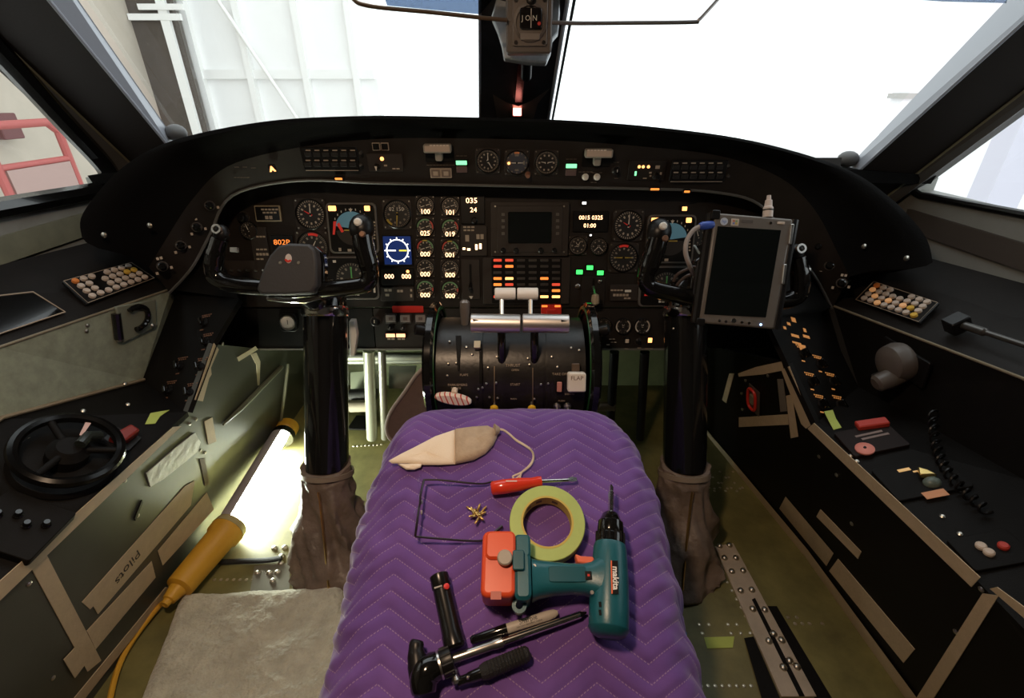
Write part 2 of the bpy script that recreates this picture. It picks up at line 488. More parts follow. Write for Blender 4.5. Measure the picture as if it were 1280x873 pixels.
WLpts = [aL[0], ca[0], cb[0], bL[0]]
WRpts = [ca[1], aR[0], bR[0], cb[1]]
for i, pts in enumerate((WLpts, WRpts)):
    pts = [p + V((0, .02, .01)) for p in pts]
    struct('window_%d' % (i + 1), MB().loft([pts, [p + V((0, .012, .008)) for p in pts]]), GLASS, label='clear windshield pane')
for s, i, edge in ((-1, 3, (122, 228)), (1, 4, (1140, 262))):
    X = s * 1.085
    out = [(.36, .845), (.8, .842), (1.22, .825), (1.285, .822), (1.318, .835), (1.326, .86), (1.308, .90), (1.25, .985), (1.155, 1.13), (1.06, 1.27), (1.03, 1.29), (.98, 1.297), (.36, 1.297)]
    if s > 0:
        out = [(y, z if z > 1.0 else z - .012) for y, z in out]
    o = struct('window_%d' % i, MB().loft([[(X + k, y, z) for y, z in out] for k in (-.004, .004)]), GLASS, label='clear side window pane')
    pts = [V((s * 1.062, y, z)) for y, z in out]
    if s < 0:
        part(o, 'rubber_seal', MB().tube([V(p) for p in catmull([tuple(p) for p in pts], 4)], .024, 8, flat=.9), GLOSSB, 'glossy black rubber window seal')
    else:
        part(o, 'rubber_seal', MB().tube([V(p) for p in catmull([tuple(p) for p in pts], 4)], .009, 8), SATINB, 'thin black window seal')
# rounded caps at the foot of each corner post
for s, (px, py) in ((-1, (220, 166)), (1, (1060, 199))):
    solo('post_cap', MB().sphere((0, 0, 0), .026, sc_=(1, 1, .8)), mat('cap_grey', (.1, .1, .1), .5),
         'rounded grey cap at the foot of the corner post, %s side' % ('captain' if s < 0 else 'copilot'), 'cap', MX.Translation(hy(px, py, 1.36)))
# ledge at the foot of the windshields, joining hood and posts
struct('trim_4', MB().loft([[(x, 1.40 - .1 * (abs(x) / 1.0) ** 2 - .02, .915 - .05 * abs(x)), (x, 1.66, .915 - .06 * abs(x)), (x, 1.66, .84), (x, 1.38 - .1 * abs(x), .84)] for x in [i / 10 * 1.07 for i in range(-10, 11)]]), HOODM, label='black ledge under the windshields')

# ================================================================== GLARESHIELD (hood)
LK = [(102, 296, .98), (104, 266, 1.0), (150, 212, 1.05), (215, 176, 1.1), (330, 152, 1.12), (450, 145, 1.13), (560, 146, 1.13), (700, 150, 1.13), (820, 159, 1.13), (940, 176, 1.13), (1050, 208, 1.12), (1110, 245, 1.07), (1155, 293, 1.02), (1166, 328, .98)]
AK = [(186, 334, 1.06), (204, 305, 1.08), (240, 250, 1.12), (285, 208, 1.16), (370, 185, 1.19), (470, 174, 1.2), (570, 173, 1.2), (700, 176, 1.2), (800, 183, 1.2), (900, 195, 1.19), (975, 222, 1.16), (1018, 262, 1.12), (1048, 318, 1.08), (1062, 346, 1.06)]
BK = [(212, 366, 1.10), (240, 335, 1.11), (262, 295, 1.15), (290, 245, 1.18), (370, 226, 1.21), (470, 229, 1.21), (570, 231, 1.21), (700, 234, 1.21), (800, 236, 1.21), (890, 240, 1.21), (948, 255, 1.18), (985, 300, 1.15), (1018, 345, 1.11), (1040, 386, 1.10)]
Ls = [hy(*k) for k in catmull(LK, 6)]
As = [hy(*k) for k in catmull(AK, 6)]
Bs = [hy(*k) for k in catmull(BK, 6)]
loops = []
for L, A in zip(Ls, As):
    fx = max(-1, min(1, L.x / .92))
    Fp = V((L.x * (1 + .12 * abs(fx)), 1.46 - .12 * fx * fx, .955 - .03 * abs(fx) ** 4))
    Fp.z = min(Fp.z, CAM.z + (L.z - CAM.z) * (Fp.y / L.y) - .006)
    d1 = (A - L); back = V((0, -1, 0))
    out = (L - A).normalized()
    loops.append([Fp, Fp * .35 + L * .65 + V((0, 0, .004)), L + out * 0, L + d1 * .12 + back * .012, L + d1 * .30 + back * .014, L + d1 * .45 + back * .004, L + d1 * .7 + back * -.01, A,
                  A + V((0, .05, .0)), Fp + V((0, 0, -.05))])
hood = thing('glareshield', 'black padded glareshield hood arching over the instrument panel', 'glareshield', MX.Translation((0, 1.13, 1.0)))
inv = MX.Translation((0, -1.13, -1.0))
mbh = MB().loft([[inv @ p for p in l] for l in loops])
part(hood, 'hood', mbh, HOODM, smooth=1.0)
# arch panel under the hood
fl = []
for A, B in zip(As, Bs):
    n = V((0, -1, 0))
    fl.append([A, B, B + V((0, .012, 0)), A + V((0, .03, 0))])
arch = thing('arch_panel', 'dark grey switch panel strip following the underside of the hood', 'panel', MX.Translation((0, 1.2, .9)))
inva = MX.Translation((0, -1.2, -.9))
part(arch, 'face_plate', MB().loft([[inva @ p for p in l] for l in fl]), PANEL)
part(arch, 'lower_lip', MB().tube([inva @ (p + V((0, -.001, 0))) for p in Bs], .0035, 6), mat('lip_grey', (.10, .10, .095), .35))

# screws in the hood ends
for (px, py, y) in ((130, 294, .985), (187, 282, 1.04), (1080, 308, 1.05), (1133, 323, .985)):
    p = hy(px, py, y)
    m = MX.Translation(p) @ MX.Rotation(PI / 2.2, 4, 'X')
    part(hood, 'screw', MB().sphere((0, 0, 0), .006, 10, 5, (1, 1, .5)), BOLT, m=MX.Translation((0, -1.13, -1.0)) @ m)

# ================================================================== MAIN PANEL
MP = Plane((0, 1.20, .40), (1, 0, 0), (0, .2, 1))
GP = Plane((0, 1.21, .8485), (1, 0, 0), (0, -.01, .1035))
GPO = Plane(GP.p + GP.n * .012, GP.u, GP.w)
GL = plane3(hy(285, 208, 1.155), hy(370, 185, 1.182), hy(370, 226, 1.202))
panel = thing('instrument_panel', 'wide dark grey main instrument panel full of gauges', 'panel', MX.Translation((0, 1.2, .4)))
invp = MX.Translation((0, -1.2, -.4))
def mpz(x, z, o=0): return invp @ (V((x, 1.2 + (z - .4) * .2, z)) + MP.n * o)
def panelslab(x0, x1, z0, z1, th=.02, o=0): 
    return MB().loft([[mpz(x0, z0, o), mpz(x1, z0, o), mpz(x1, z1, o), mpz(x0, z1, o)], [mpz(x0, z0, o - th), mpz(x1, z0, o - th), mpz(x1, z1, o - th), mpz(x0, z1, o - th)]])
zs = MP.hit(500, 385).z
part(panel, 'upper_plate', panelslab(-.86, .84, zs + .002, .90), PANEL)
part(panel, 'lower_plate', panelslab(-.385, .48, .403, zs - .002, .02, .002), PANEL)
part(panel, 'lower_plate', panelslab(-.80, -.388, .403, zs - .002, .02, .002), BLACK)
part(panel, 'lower_plate', panelslab(.484, .80, .403, zs - .002, .02, .002), BLACK)
part(panel, 'bottom_flange', panelslab(-.80, .48, .397, .402, .03, .004), mat('flange_grey', (.14, .14, .125), .35))

# ================================================================== INSTRUMENTS
def disc(r, z, seg=32): return MB().lathe([(r, z - .001), (r, z)], seg)

def gauge(label, px, py, rpx, plane=MP, ticks=40, big=10, arcs=(), needles=((110, .8),), digits=None, square=True, lum=.6, name='gauge', cat='gauge', group=None, base=(.012, .011, .010), dh=0., dsize=.5, dmat=None, bez=None):
    s = plane.mpp(px, py); r = rpx * s
    t = thing(name, label, cat, plane.mtx(px, py, .0028 if py > 385 else .0006), group)
    if square:
        part(t, 'mounting_plate', MB().rbox((0, 0, .002), (r * 2.3, r * 2.3, .004), r * .25, .001), PANEL2)
        for a in range(4):
            q = PI / 4 + a * PI / 2
            part(t, 'screw', MB().lathe([(r * .07, .004), (r * .05, .0055)], 8, MX.Translation((r * 1.38 * math.cos(q), r * 1.38 * math.sin(q), 0))), BOLT)
    part(t, 'bezel', MB().ringlathe([(r * 1.08, .0), (r * 1.1, .008), (r * 1.04, .0095), (r * .98, .006), (r * .98, .0)], 36), bez or SATINB)
    part(t, 'dial', disc(r, .005), dialmat(ticks, lum, base, big), uv=lambda c: (c.x / r, c.y / r))
    for a0, a1, mm in arcs:
        part(t, 'colour_arc', MB().arc(r * .80, r * .96, a0, a1, .0053), mm)
    for nd in needles:
        a, ln = math.radians(nd[0]), nd[1]; mm = nd[2] if len(nd) > 2 else NEEDLE
        c, q = math.cos(a), math.sin(a); wd = r * .055
        poly = [(-c * r * .15 - q * wd, -q * r * .15 + c * wd), (-c * r * .15 + q * wd, -q * r * .15 - c * wd), (c * r * ln + q * wd * .3, q * r * ln - c * wd * .3), (c * r * ln - q * wd * .3, q * r * ln + c * wd * .3)]
        part(t, 'needle', MB().prism(poly, .0062, .0068), mm)
    part(t, 'hub', MB().lathe([(r * .1, .006), (r * .08, .008)], 12), SATINB)
    if digits:
        text(t, digits, r * dsize, dmat or LIT_AMB, (0, dh * r, .0105), name='readout', bold=.0)
    return t

def plate(label, pxs, plane=MP, m_=PANEL2, th=.006, name='placard', cat='placard', rr=.003, group=None, rot=0):
    x0, y0, x1, y1 = pxs; cx, cy = (x0 + x1) / 2, (y0 + y1) / 2
    s = plane.mpp(cx, cy)
    m = plane.mtx(cx, cy, .0028 if cy > 385 else .0006, rot)
    h = (plane.hit(cx, y0) - plane.hit(cx, y1)).length
    wd = (x1 - x0) * s
    t = thing(name, label, cat, m, group)
    part(t, 'face', MB().rbox((0, 0, th / 2), (wd, h, th), rr, .001), m_)
    return t, s, wd, h

def lp(t, plane, px, py, off=0.):   # pixel on a plane -> local point of a thing lying on it
    return PLACE[t.name].inverted() @ plane.hit(px, py, off)

def lamp(parent, plane, px, py, wpx, hpx, mm, name='lamp', th=.003, off=.006):
    s = plane.mpp(px, py); c = lp(parent, plane, px, py, off)
    return part(parent, name, MB().rbox((c.x, c.y, c.z), (wpx * s, hpx * s, th), .0015, .0006), mm)

def knobmb(r, h, c=(0, 0, 0), flute=False):
    m = MX.Translation(c)
    return MB().lathe([(r * 1.05, 0), (r * 1.05, h * .25), (r * .85, h * .35), (r * .8, h * .9), (r * .65, h)], 16, m)

def knob(label, px, py, rpx, plane=MP, mm=SATINB, h=.016, name='rotary_knob', group=None, pointer=True):
    s = plane.mpp(px, py); r = rpx * s
    t = thing(name, label, 'knob', plane.mtx(px, py, .002), group, panel if plane is MP else arch)
    part(t, 'skirt', MB().lathe([(r * 1.3, 0), (r * 1.25, .002)], 18), PANEL2)
    part(t, 'grip', knobmb(r, h), mm)
    if pointer: part(t, 'pointer', MB().box((0, r * .3, h + .0005), (r * .18, r * .7, .001)), CAPTW)
    return t

def warning(label, px, py, wpx, hpx, mm, plane=MP, group=None, name='indicator_light', th=.005):
    s = plane.mpp(px, py); t = thing(name, label, 'light', plane.mtx(px, py, .001), group)
    part(t, 'housing', MB().rbox((0, 0, th * .4), ((wpx + 3) * s, (hpx + 3) * s, th * .8), .002, .0008), SATINB)
    part(t, 'lens', MB().rbox((0, 0, th), (wpx * s, hpx * s, .002), .0012, .0008), mm)
    return t

def marks(parent, plane, rows, mm=CAPT, off=.0045, name='caption_print'):
    """small printed captions too fine to read: rows of (px, py, width px, height px)"""
    mb = MB()
    for (px, py, wpx, hpx) in rows:
        s = plane.mpp(px, py); c = lp(parent, plane, px, py, off)
        k = max(1, int(wpx / 4))
        for i in range(k):
            mb.box((c.x + (i - (k - 1) / 2) * wpx * s / k, c.y, c.z), (wpx * s / k * .78, hpx * s, .0003))
    o = part(parent, name, mb, mm); o['kind'] = 'stuff'; return o

CAPTAIN = 'captain side'
COP = 'copilot side'
# ---- captain's instruments
t, s, wd, h = plate('tan-edged black placard above the captain side readouts', (320, 257, 352, 277), m_=mat('placard_tan', (.33, .27, .17), .5))
part(t, 'inner_field', MB().rbox((0, 0, .007), (wd * .9, h * .84, .002), .001, .0004), SATINB)
marks(t, MP, [(337, 262, 22, 2), (337, 266, 18, 2), (336, 272, 10, 4)], CAPT, .0085)
gauge('round airspeed gauge with white pointer straight up, captain side', 389, 268, 17, needles=((88, .75), (150, .5, REDFL)), ticks=36, big=12, lum=1.0, name='airspeed_gauge')
gauge('round gauge with red flag half hidden by the captain yoke pad', 392, 309, 18, needles=((60, .5),), arcs=((62, 105, REDFL),), ticks=48, big=12, lum=.5, name='radio_compass')
t, s, wd, h = plate('black clock with an orange lit readout beside the captain yoke', (340, 294, 367, 312), m_=SATINB, name='digital_clock', cat='clock')
text(t, '802P', 9 * s, LIT_ORG, (0, 0, .0066), name='readout', sx=1.15)
gauge('small dark gauge at the outer end of the captain panel', 312, 288, 10, ticks=24, big=8, lum=.35, square=False)
knob('dark knob at the outer end of the captain panel', 305, 272, 6, h=.02, pointer=False)
t, s, wd, h = plate('dark radio unit with two rows of captions behind the captain yoke', (316, 284, 336, 330), name='radio_unit', cat='radio')
marks(t, MP, [(326, 296, 12, 2), (327, 312, 14, 2), (328, 318, 16, 3), (325, 324, 10, 2)], CAPT, .0065)
t, s, wd, h = plate('low audio selector box with small toggles behind the captain yoke', (282, 326, 344, 352), name='audio_panel', cat='panel')
for i in range(5):
    c = lp(t, MP, 291 + i * 10, 339, .006); part(t, 'toggle', MB().rod(c, c + V((0, .004, .012)), [(0, .002), (.8, .0028), (1, .002)], 8), STEEL)
part(t, 'red_cap', MB().lathe([(.005, .006), (.005, .012), (.003, .014)], 12, MX.Translation(lp(t, MP, 337, 335))), RED)

def attitude(label, x0, y0, x1, y1, hidden_red=True, name='attitude_indicator'):
    t, s, wd, h = plate(label, (x0, y0, x1, y1), m_=mat('bezel_worn_grey', (.12, .11, .10), .4), th=.009, name=name, cat='instrument', rr=.012)
    part(t, 'glass_recess', MB().rbox((0, 0, .0095), (wd * .92, h * .93, .002), .011, .0005), BLACK)
    r = wd * .33
    blue = mat('horizon_sky_blue', (.10, .22, .29), .5, emit=.10, ecol=(.2, .5, .65)); brown = mat('horizon_ground_black', (.02, .014, .01), .5)
    mb = MB().arc(0.0005, r, 8, 172, .011, 24); part(t, 'sky_half', mb, blue)
    mb = MB().arc(0.0005, r, 188, 352, .011, 24); part(t, 'ground_half', mb, brown)
    part(t, 'roll_pointer', MB().prism([(-r * .12, r * 1.15), (r * .12, r * 1.15), (0, r * .95)], .0113, .012), NEEDLE)
    part(t, 'command_bar', MB().box((-r * .05, -r * .1, .0122), (r * .9, r * .06, .0005)), YELARC)
    for a in range(-60, 61, 15):
        q = math.radians(90 + a)
        part(t, 'bank_mark', MB().box((r * 1.14 * math.cos(q), r * 1.14 * math.sin(q), .0112), (r * .05, r * .12, .0004)), CAPTW)
    part(t, 'warning_flag', MB().prism([(-wd * .40, -h * .12), (-wd * .36, -h * .12), (-wd * .30, h * .14), (-wd * .36, h * .14)], .0115, .0125), REDFL)
    part(t, 'warning_flag', MB().prism([(-wd * .30, h * .08), (-wd * .25, h * .12), (-wd * .17, -h * .06), (-wd * .22, -h * .08)], .0115, .0125), REDFL)
    marks(t, MP, [(x1 - 5, y0 + 24 + 4 * i, 3, 2) for i in range(6)] + [(x0 + 14, y1 - 5, 4, 4), (x0 + 26, y1 - 4, 6, 3)], CAPT, .0112)
    for dx, w_, in ((-.36, .15), (.33, .11)):
        part(t, 'lamp', MB().rbox((wd * dx, h * .39, .0115), (wd * w_, h * .10, .003), .002, .0008), LIT_WARM)
    return t
attitude('square attitude indicator with blue sky half behind the captain yoke grip', 411, 254, 473, 317)
attitude('square attitude indicator with blue sky half behind the copilot yoke grip', 807, 269, 867, 329)

def hsi(label, x0, y0, x1, y1):
    t, s, wd, h = plate(label, (x0, y0, x1, y1), m_=mat('bezel_worn_grey', (.12, .11, .10), .4), th=.009, name='course_indicator', cat='instrument', rr=.012)
    part(t, 'glass_recess', MB().rbox((0, 0, .0095), (wd * .92, h * .93, .002), .011, .0005), BLACK)
    r = h * .36
    part(t, 'compass_card', disc(r, .0115), dialmat(36, .45, (.012, .011, .01), 12), uv=lambda c: (c.x / r, c.y / r))
    part(t, 'course_needle', MB().box((0, 0, .0122), (r * .08, r * 1.5, .0005)), mat('needle_green', (.1, .4, .12), .5))
    part(t, 'warning_flag', MB().prism([(wd * .22, h * .05), (wd * .32, h * .02), (wd * .34, h * .28), (wd * .28, h * .3)] if x0 < 600 else [(-wd * .40, -h * .22), (-wd * .33, -h * .22), (-wd * .28, h * .12), (-wd * .34, h * .12)], .0115, .0125), REDFL)
    marks(t, MP, [((x0 + x1) / 2, y1 - 6, 16, 3), (x0 + 9, y0 + 6, 5, 3), (x1 - 6, y1 - 12, 3, 8)], CAPTW, .0112)
    return t
hsi('rounded course indicator below the captain attitude indicator', 409, 321, 474, 374)
hsi('rounded course indicator below the copilot attitude indicator', 798, 333, 864, 383)
gauge('square altimeter with number drum and yellow corner arc beside the engine gauges', 497, 268, 16, arcs=((205, 240, YELARC),), needles=((265, .85, YELARC),), digits='02 150', dh=.38, dsize=.42, dmat=CAPTW, lum=.35, name='altimeter')
# blue electronic compass display
t, s, wd, h = plate('square blue electronic compass display with white ring', (479, 294, 516, 332), m_=SATINB, name='compass_display', cat='display')
part(t, 'screen', MB().rbox((0, 0, .0065), (wd * .92, h * .92, .001), .002, .0003), mat('screen_deep_blue', (.006, .015, .07), .3, emit=.12, ecol=(.06, .16, .75)))
r = wd * .36
part(t, 'compass_ring', MB().arc(r * .94, r * 1.04, 0, 360, .0072, 40), LIT_WHITE)
for k in range(12):
    q = k * PI / 6
    part(t, 'ring_mark', MB().box((0, 0, 0), (r * .14, r * .10, .0004)), LIT_WHITE, m=MX.Translation((r * 1.13 * math.cos(q), r * 1.13 * math.sin(q), .0074)) @ MX.Rotation(q, 4, 'Z'))
part(t, 'heading_bar', MB().box((-r * .55, 0, .0074), (r * .8, r * .11, .0004)), LIT_WHITE)
part(t, 'course_bar', MB().box((r * .52, 0, .0074), (r * .72, r * .14, .0004)), mat('lit_yellow', (.9, .8, .1), .5, emit=1.0, ecol=(.85, .75, .08)))
t, s, wd, h = plate('black radio display with two amber frequency readouts below the blue compass', (477, 335, 518, 356), m_=SATINB, name='radio_display', cat='display')
for dx in (-.25, .27):
    text(t, '000', 8 * s, LIT_AMB, (wd * dx, 0, .0066), name='readout')
part(t, 'lamp', MB().lathe([(2 * s, .006), (1.6 * s, .008)], 10, MX.Translation((wd * .32, h * .30, 0))), LIT_WARM)
t, s, wd, h = plate('small captioned switch plate below the amber radio display', (476, 359, 518, 376), name='switch_plate', cat='panel')
marks(t, MP, [(485, 363, 10, 3), (500, 364, 8, 3), (484, 369, 6, 3), (514, 363, 3, 3), (514, 370, 3, 4)], CAPT, .0066)
# ---- engine gauges: two columns of five
ROWN = ['top', 'second', 'middle', 'fourth', 'bottom']
DIG = [['100', '101'], ['025', '019'], ['000', '001'], ['000', '000'], ['000', '000']]
ENGA = [[], [(60, 180, GREENARC), (-10, 50, REDARC)], [(115, 185, REDARC), (75, 110, YELARC), (0, 70, GREENARC)], [], [(15, 180, GREENARC), (-15, 10, REDARC)]]
for c, x in enumerate((532, 563)):
    for r_, y in enumerate((257, 284, 310, 335, 361)):
        gauge('%s small engine gauge with amber digits, column %s' % (ROWN[r_], 'next to the blue compass' if c == 0 else 'next to the trim readouts'),
              x, y + (1 if c else 0), 10.5, ticks=30 if r_ in (0, 3) else 24, big=10, arcs=ENGA[r_], needles=((197, .7), (17, .75)), digits=DIG[r_][c], dh=-.72, dsize=.78, square=True,
              lum=.85, group='paired engine gauges', name='engine_gauge')
# ---- readouts beside the engine gauges
t, s, wd, h = plate('tall narrow unit with amber digits 035 and 24 beside the engine gauges', (576, 244, 606, 280), m_=SATINB, name='temperature_readout', cat='display')
text(t, '035', 9 * s, LIT_AMB, (-1 * s, h * .30, .0066), name='readout', sx=1.1)
text(t, '24', 8 * s, LIT_AMB, (1 * s, -h * .02, .0066), name='readout', sx=1.1)
part(t, 'adjust_knob', knobmb(4 * s, .01, (2 * s, -h * .38, .006)), SATINB)
t, s, wd, h = plate('trim indicator with short amber bars beside the engine gauges', (576, 282, 609, 320), name='trim_indicator', cat='display')
marks(t, MP, [(586, 284, 15, 2), (586, 288, 14, 2), (584, 298, 6, 8), (600, 296, 10, 6)], CAPT, .0066)
for px, py, w_, h_ in ((580, 311, 3.5, 3), (586, 312, 4, 3), (595.5, 309, 3, 7), (600.5, 308, 3, 7)):
    lamp(t, MP, px, py, w_, h_, LIT_AMB, 'lit_bar', .001, .0065)
t, s, wd, h = plate('narrow black lever slot plate right of the engine gauges', (577, 324, 600, 374), name='lever_slot', cat='panel')
part(t, 'slot', MB().box((0, h * .15, .0062), (.006, h * .45, .001)), BLACK)
part(t, 'lever', MB().rod((0, -h * .1, .006), (0, -h * .22, .03), [(0, .004), (.6, .005), (.9, .006), (1, .004)], 10), SATINB)
part(t, 'arrow_mark', MB().prism([(-.006, -h * .42), (.006, -h * .42), (0, -h * .5)], .006, .0065), CAPTW)
# ---- weather radar unit
t, s, wd, h = plate('grey radar unit with a dark square screen and knobs', (614, 253, 710, 320), m_=PANEL2, th=.014, name='radar_display', cat='display', rr=.004)
part(t, 'raised_frame', MB().rbox((0, 0, .015), (wd * .84, h * .86, .004), .004, .001), PANEL2)
part(t, 'screen', MB().rbox((-.0 * wd, .03 * h, .0175), (54 * s, h * .58, .002), .004, .0008), mat('screen_black_glass', (.006, .008, .008), .08, coat=.5))
for px, r_ in ((629, 3.2), (645, 3.4), (676, 3.4), (693, 3.0)):
    c = lp(t, MP, px, 313, .017); part(t, 'knob', knobmb(r_ * s, .012, c), SATINB)
for i in range(4):
    for px in (629, 697):
        c = lp(t, MP, px, 268 + i * 8, .0175); part(t, 'button', MB().rbox(tuple(c), (4 * s, 3.6 * s, .002), .001, .0004), mat('button_grey', (.10, .09, .08), .5))
for px, py in ((619, 258), (705, 258), (619, 315), (705, 315)):
    c = lp(t, MP, px, py, .014); part(t, 'screw', MB().lathe([(1.4 * s, 0), (1 * s, .0012)], 8, MX.Translation(c)), BOLT)
# ---- annunciator panel
t, s, wd, h = plate('wide annunciator panel with red and orange caption lights', (604, 322, 712, 380), m_=PANEL2, th=.008, name='annunciator_panel', cat='panel')
part(t, 'light_frame', MB().rbox((-.0 * wd, 0, .009), (wd * .80, h * .96, .002), .002, .0005), BLACK)
LITC = {(0, 0): LIT_RED, (0, 1): LIT_RED, (1, 0): LIT_RED, (1, 1): LIT_ORG, (0, 3): LIT_ORG, (0, 4): LIT_ORG, (1, 3): LIT_WARM, (1, 4): LIT_RED, (0, 6): LIT_RED, (4, 3): LIT_ORG, (5, 4): LIT_RED, (5, 5): LIT_ORG, (4, 6): LIT_WARM, (5, 6): LIT_WARM}
OFFC = mat('caption_unlit', (.045, .037, .032), .5)
for c in range(6):
    for r_ in range(7):
        px, py = 622 + c * 14.6, 325.5 + r_ * 7.6
        lamp(t, MP, px, py, 10, 3.2, LITC.get((c, r_), OFFC), 'caption_light', .0015, .0106)
# ---- clock and small gauges by the gear lever
t, s, wd, h = plate('black digital clock with two rows of amber digits', (716, 264, 760, 290), m_=SATINB, name='digital_clock', cat='clock')
text(t, '0015 0325', 7 * s, LIT_AMB, (0, h * .18, .0066), name='readout')
text(t, '01:00', 7 * s, LIT_AMB, (-1 * s, -h * .2, .0066), name='readout')
warning('small white lamp above the two-row digital clock', 730, 254, 5, 3, LIT_WHITE)
warning('tiny white lamp below the two-row digital clock', 738, 294, 2.5, 2, LIT_WHITE)
gauge('small round clock gauge beside the radar unit', 722, 307, 10.5, ticks=30, big=8, lum=.6, needles=((60, .6), (200, .4), (120, .5)))
gauge('small round gauge with two fan-shaped white hands below the digital clock', 748, 308, 10, ticks=24, big=8, lum=.5, needles=((225, .8), (315, .8)), square=False)
for px, py, lab in ((724, 340, 'green gear light, lower of the pair beside the radar unit'), (737, 334.5, 'green gear light, topmost of the three over the gear lever'), (750, 341, 'green gear light nearest the copilot airspeed gauge')):
    warning(lab, px, py, 8, 5.5, LIT_GRN, group='landing gear lights')
t, s, wd, h = plate('landing gear lever with translucent rounded knob under the green lights', (726, 346, 756, 380), name='gear_lever', cat='lever', m_=PANEL)
part(t, 'slot', MB().box((0, h * .2, .0062), (.006, h * .5, .001)), BLACK)
part(t, 'arm', MB().cyl((0, h * .15, .004), (0, -h * .12, .045), .004), STEEL)
part(t, 'knob', MB().rod((0, -h * .02, .045), (0, -h * .42, .05), [(0, .004), (.1, .0095), (.5, .011), (.85, .010), (1, .004)], 16), mat('gear_knob_cream', (.34, .27, .18), .3))
t2 = thing('toggle_switch', 'metal toggle switch on the radar side of the gear lever', 'switch', MP.mtx(722, 358, .001), None, panel)
part(t2, 'collar', MB().lathe([(.007, 0), (.007, .004), (.004, .006)], 12), STEEL); part(t2, 'bat', MB().rod((0, 0, .004), (0, .004, .018), [(0, .002), (.8, .0035), (1, .002)], 10), STEEL)
t2 = thing('toggle_switch', 'metal toggle switch on the copilot side of the gear lever', 'switch', MP.mtx(749, 352, .001), None, panel)
part(t2, 'collar', MB().lathe([(.007, 0), (.007, .004), (.004, .006)], 12), STEEL); part(t2, 'bat', MB().rod((0, 0, .004), (.003, .004, .018), [(0, .002), (.8, .0035), (1, .002)], 10), STEEL)
# ---- copilot's instruments
gauge('round airspeed gauge with white pointer straight up, copilot side', 785, 282, 17, needles=((88, .8), (150, .45, REDFL)), ticks=36, big=12, lum=1.0, name='airspeed_gauge')
marks(panel, MP, [(802, 281, 5, 2), (801, 286, 4, 2), (800, 290, 4, 2)], YELARC, .002)
gauge('round gauge with yellow scales and a red flag, copilot side', 779, 322, 16.5, needles=((180, .7, YELARC), (0, .7, YELARC)), arcs=((70, 115, REDFL),), ticks=30, big=12, lum=.55, name='radio_compass')
warning('warm square lamp above the copilot attitude indicator', 855, 261, 6, 5, LIT_WARM)
t, s, wd, h = plate('black switch plate with a white lettered tag, copilot side', (762, 356, 798, 376), name='switch_plate', cat='panel')
marks(t, MP, [(771, 363, 16, 2), (776, 369, 20, 3), (784, 373, 9, 2)], CAPT, .0066)
lamp(t, MP, 785, 364, 8, 3, mat('tag_white', (.8, .78, .72), .5), 'white_tag', .001, .0066)
gauge('small dark gauge at the outer end of the copilot panel', 872, 296, 11, ticks=24, big=8, lum=.35)
# ---- lower strip
gauge('small gauge with a red arc, first of three under the gear lever', 754, 407, 9.5, needles=((40, .6),), arcs=((150, 220, REDARC),), ticks=20, big=6, lum=.3, square=False, name='pressure_gauge')
for i, px in enumerate((778.5, 802.5)):
    gauge('small twin-scale gauge with cream arcs, %s' % ('between two others under the gear lever' if i == 0 else 'beside the copilot column'), px, 407.5, 9.5, needles=((60, .3), (120, .3)), ticks=14, big=6,
          arcs=((-55, 55, CAPTW), (125, 235, CAPTW)), lum=.2, square=False, name='pressure_gauge', group='twin-scale pressure gauges')
marks(panel, MP, [(752, 420, 6, 2), (765, 424, 8, 2), (767, 428, 8, 2), (760, 431, 5, 2), (783, 436, 6, 2), (799, 435, 6, 3), (811, 436, 11, 2)], CAPT, .003)
warning('small round cream button under the twin-scale gauges', 783.5, 426, 4.5, 5, mat('button_cream', (.75, .62, .5), .4))
warning('round glowing amber lamp under the twin-scale gauges', 812, 425, 5, 6, LIT_WARM)
knob('small black knob between the cream button and the amber lamp', 798, 427, 3.5, h=.01, pointer=False)
knob('small steel selector under the gauge with a red arc', 749, 427, 2.5, mm=STEEL, h=.012, pointer=False)
t, s, wd, h = plate('round white accumulator gauge under the captain yoke', (350, 392, 372, 414), name='accumulator_gauge', cat='gauge', m_=SATINB, rr=.012)
part(t, 'dial', disc(8.5 * s, .0075), mat('dial_pinkish_white', (.50, .42, .37), .6)); part(t, 'needle', MB().box((0, .002, .0078), (.0016, .013, .0004)), SATINB); part(t, 'rim', MB().ringlathe([(8.4 * s, .006), (9.6 * s, .006), (9.6 * s, .009), (8.4 * s, .009)], 24), STEEL)
knob('black selector with a white pointer beside the three square buttons', 470, 402, 5.5)
t, s, wd, h = plate('flat red warning placard over three square buttons', (490.5, 382.5, 529.5, 391), m_=RED, th=.003)
for i, px in enumerate((489.5, 507.5, 526.5)):
    t = thing('guarded_button', 'grey square button under the red placard, %s' % ('next to the black selector', 'in the middle of three', 'next to the trim wheel')[i], 'button', MP.mtx(px, 398, .002), None, panel)
    s = MP.mpp(px, 398)
    part(t, 'housing', MB().rbox((0, 0, .003), (14.5 * s, 13 * s, .006), .003, .001), PANEL2)
    part(t, 'cap', MB().rbox((0, .5 * s, .008), (12 * s, 9 * s, .006), .002, .001), mat('button_dusty_grey', (.20, .165, .15), .5))
    part(t, 'legend', MB().rbox((0, .5 * s, .0112), (5 * s, 4 * s, .0006), .0006, .0002), mat('legend_dark', (.10, .06, .05), .6))
for i, px in enumerate((488.7, 501.5)):
    t = warning('lit salmon bar light below the square buttons, %s' % ('captain column end' if i == 0 else 'trim wheel end'), px, 419, 11, 4.5, mat('lit_salmon', (1, .5, .35), .5, emit=2.4, ecol=(1, .36, .18)), group='lit bars below the buttons')
    marks(t, MP, [(px, 424, 10, 2)], CAPT, .003)
knob('small black knob below the square buttons by the trim wheel', 526, 412, 4.5, h=.012)
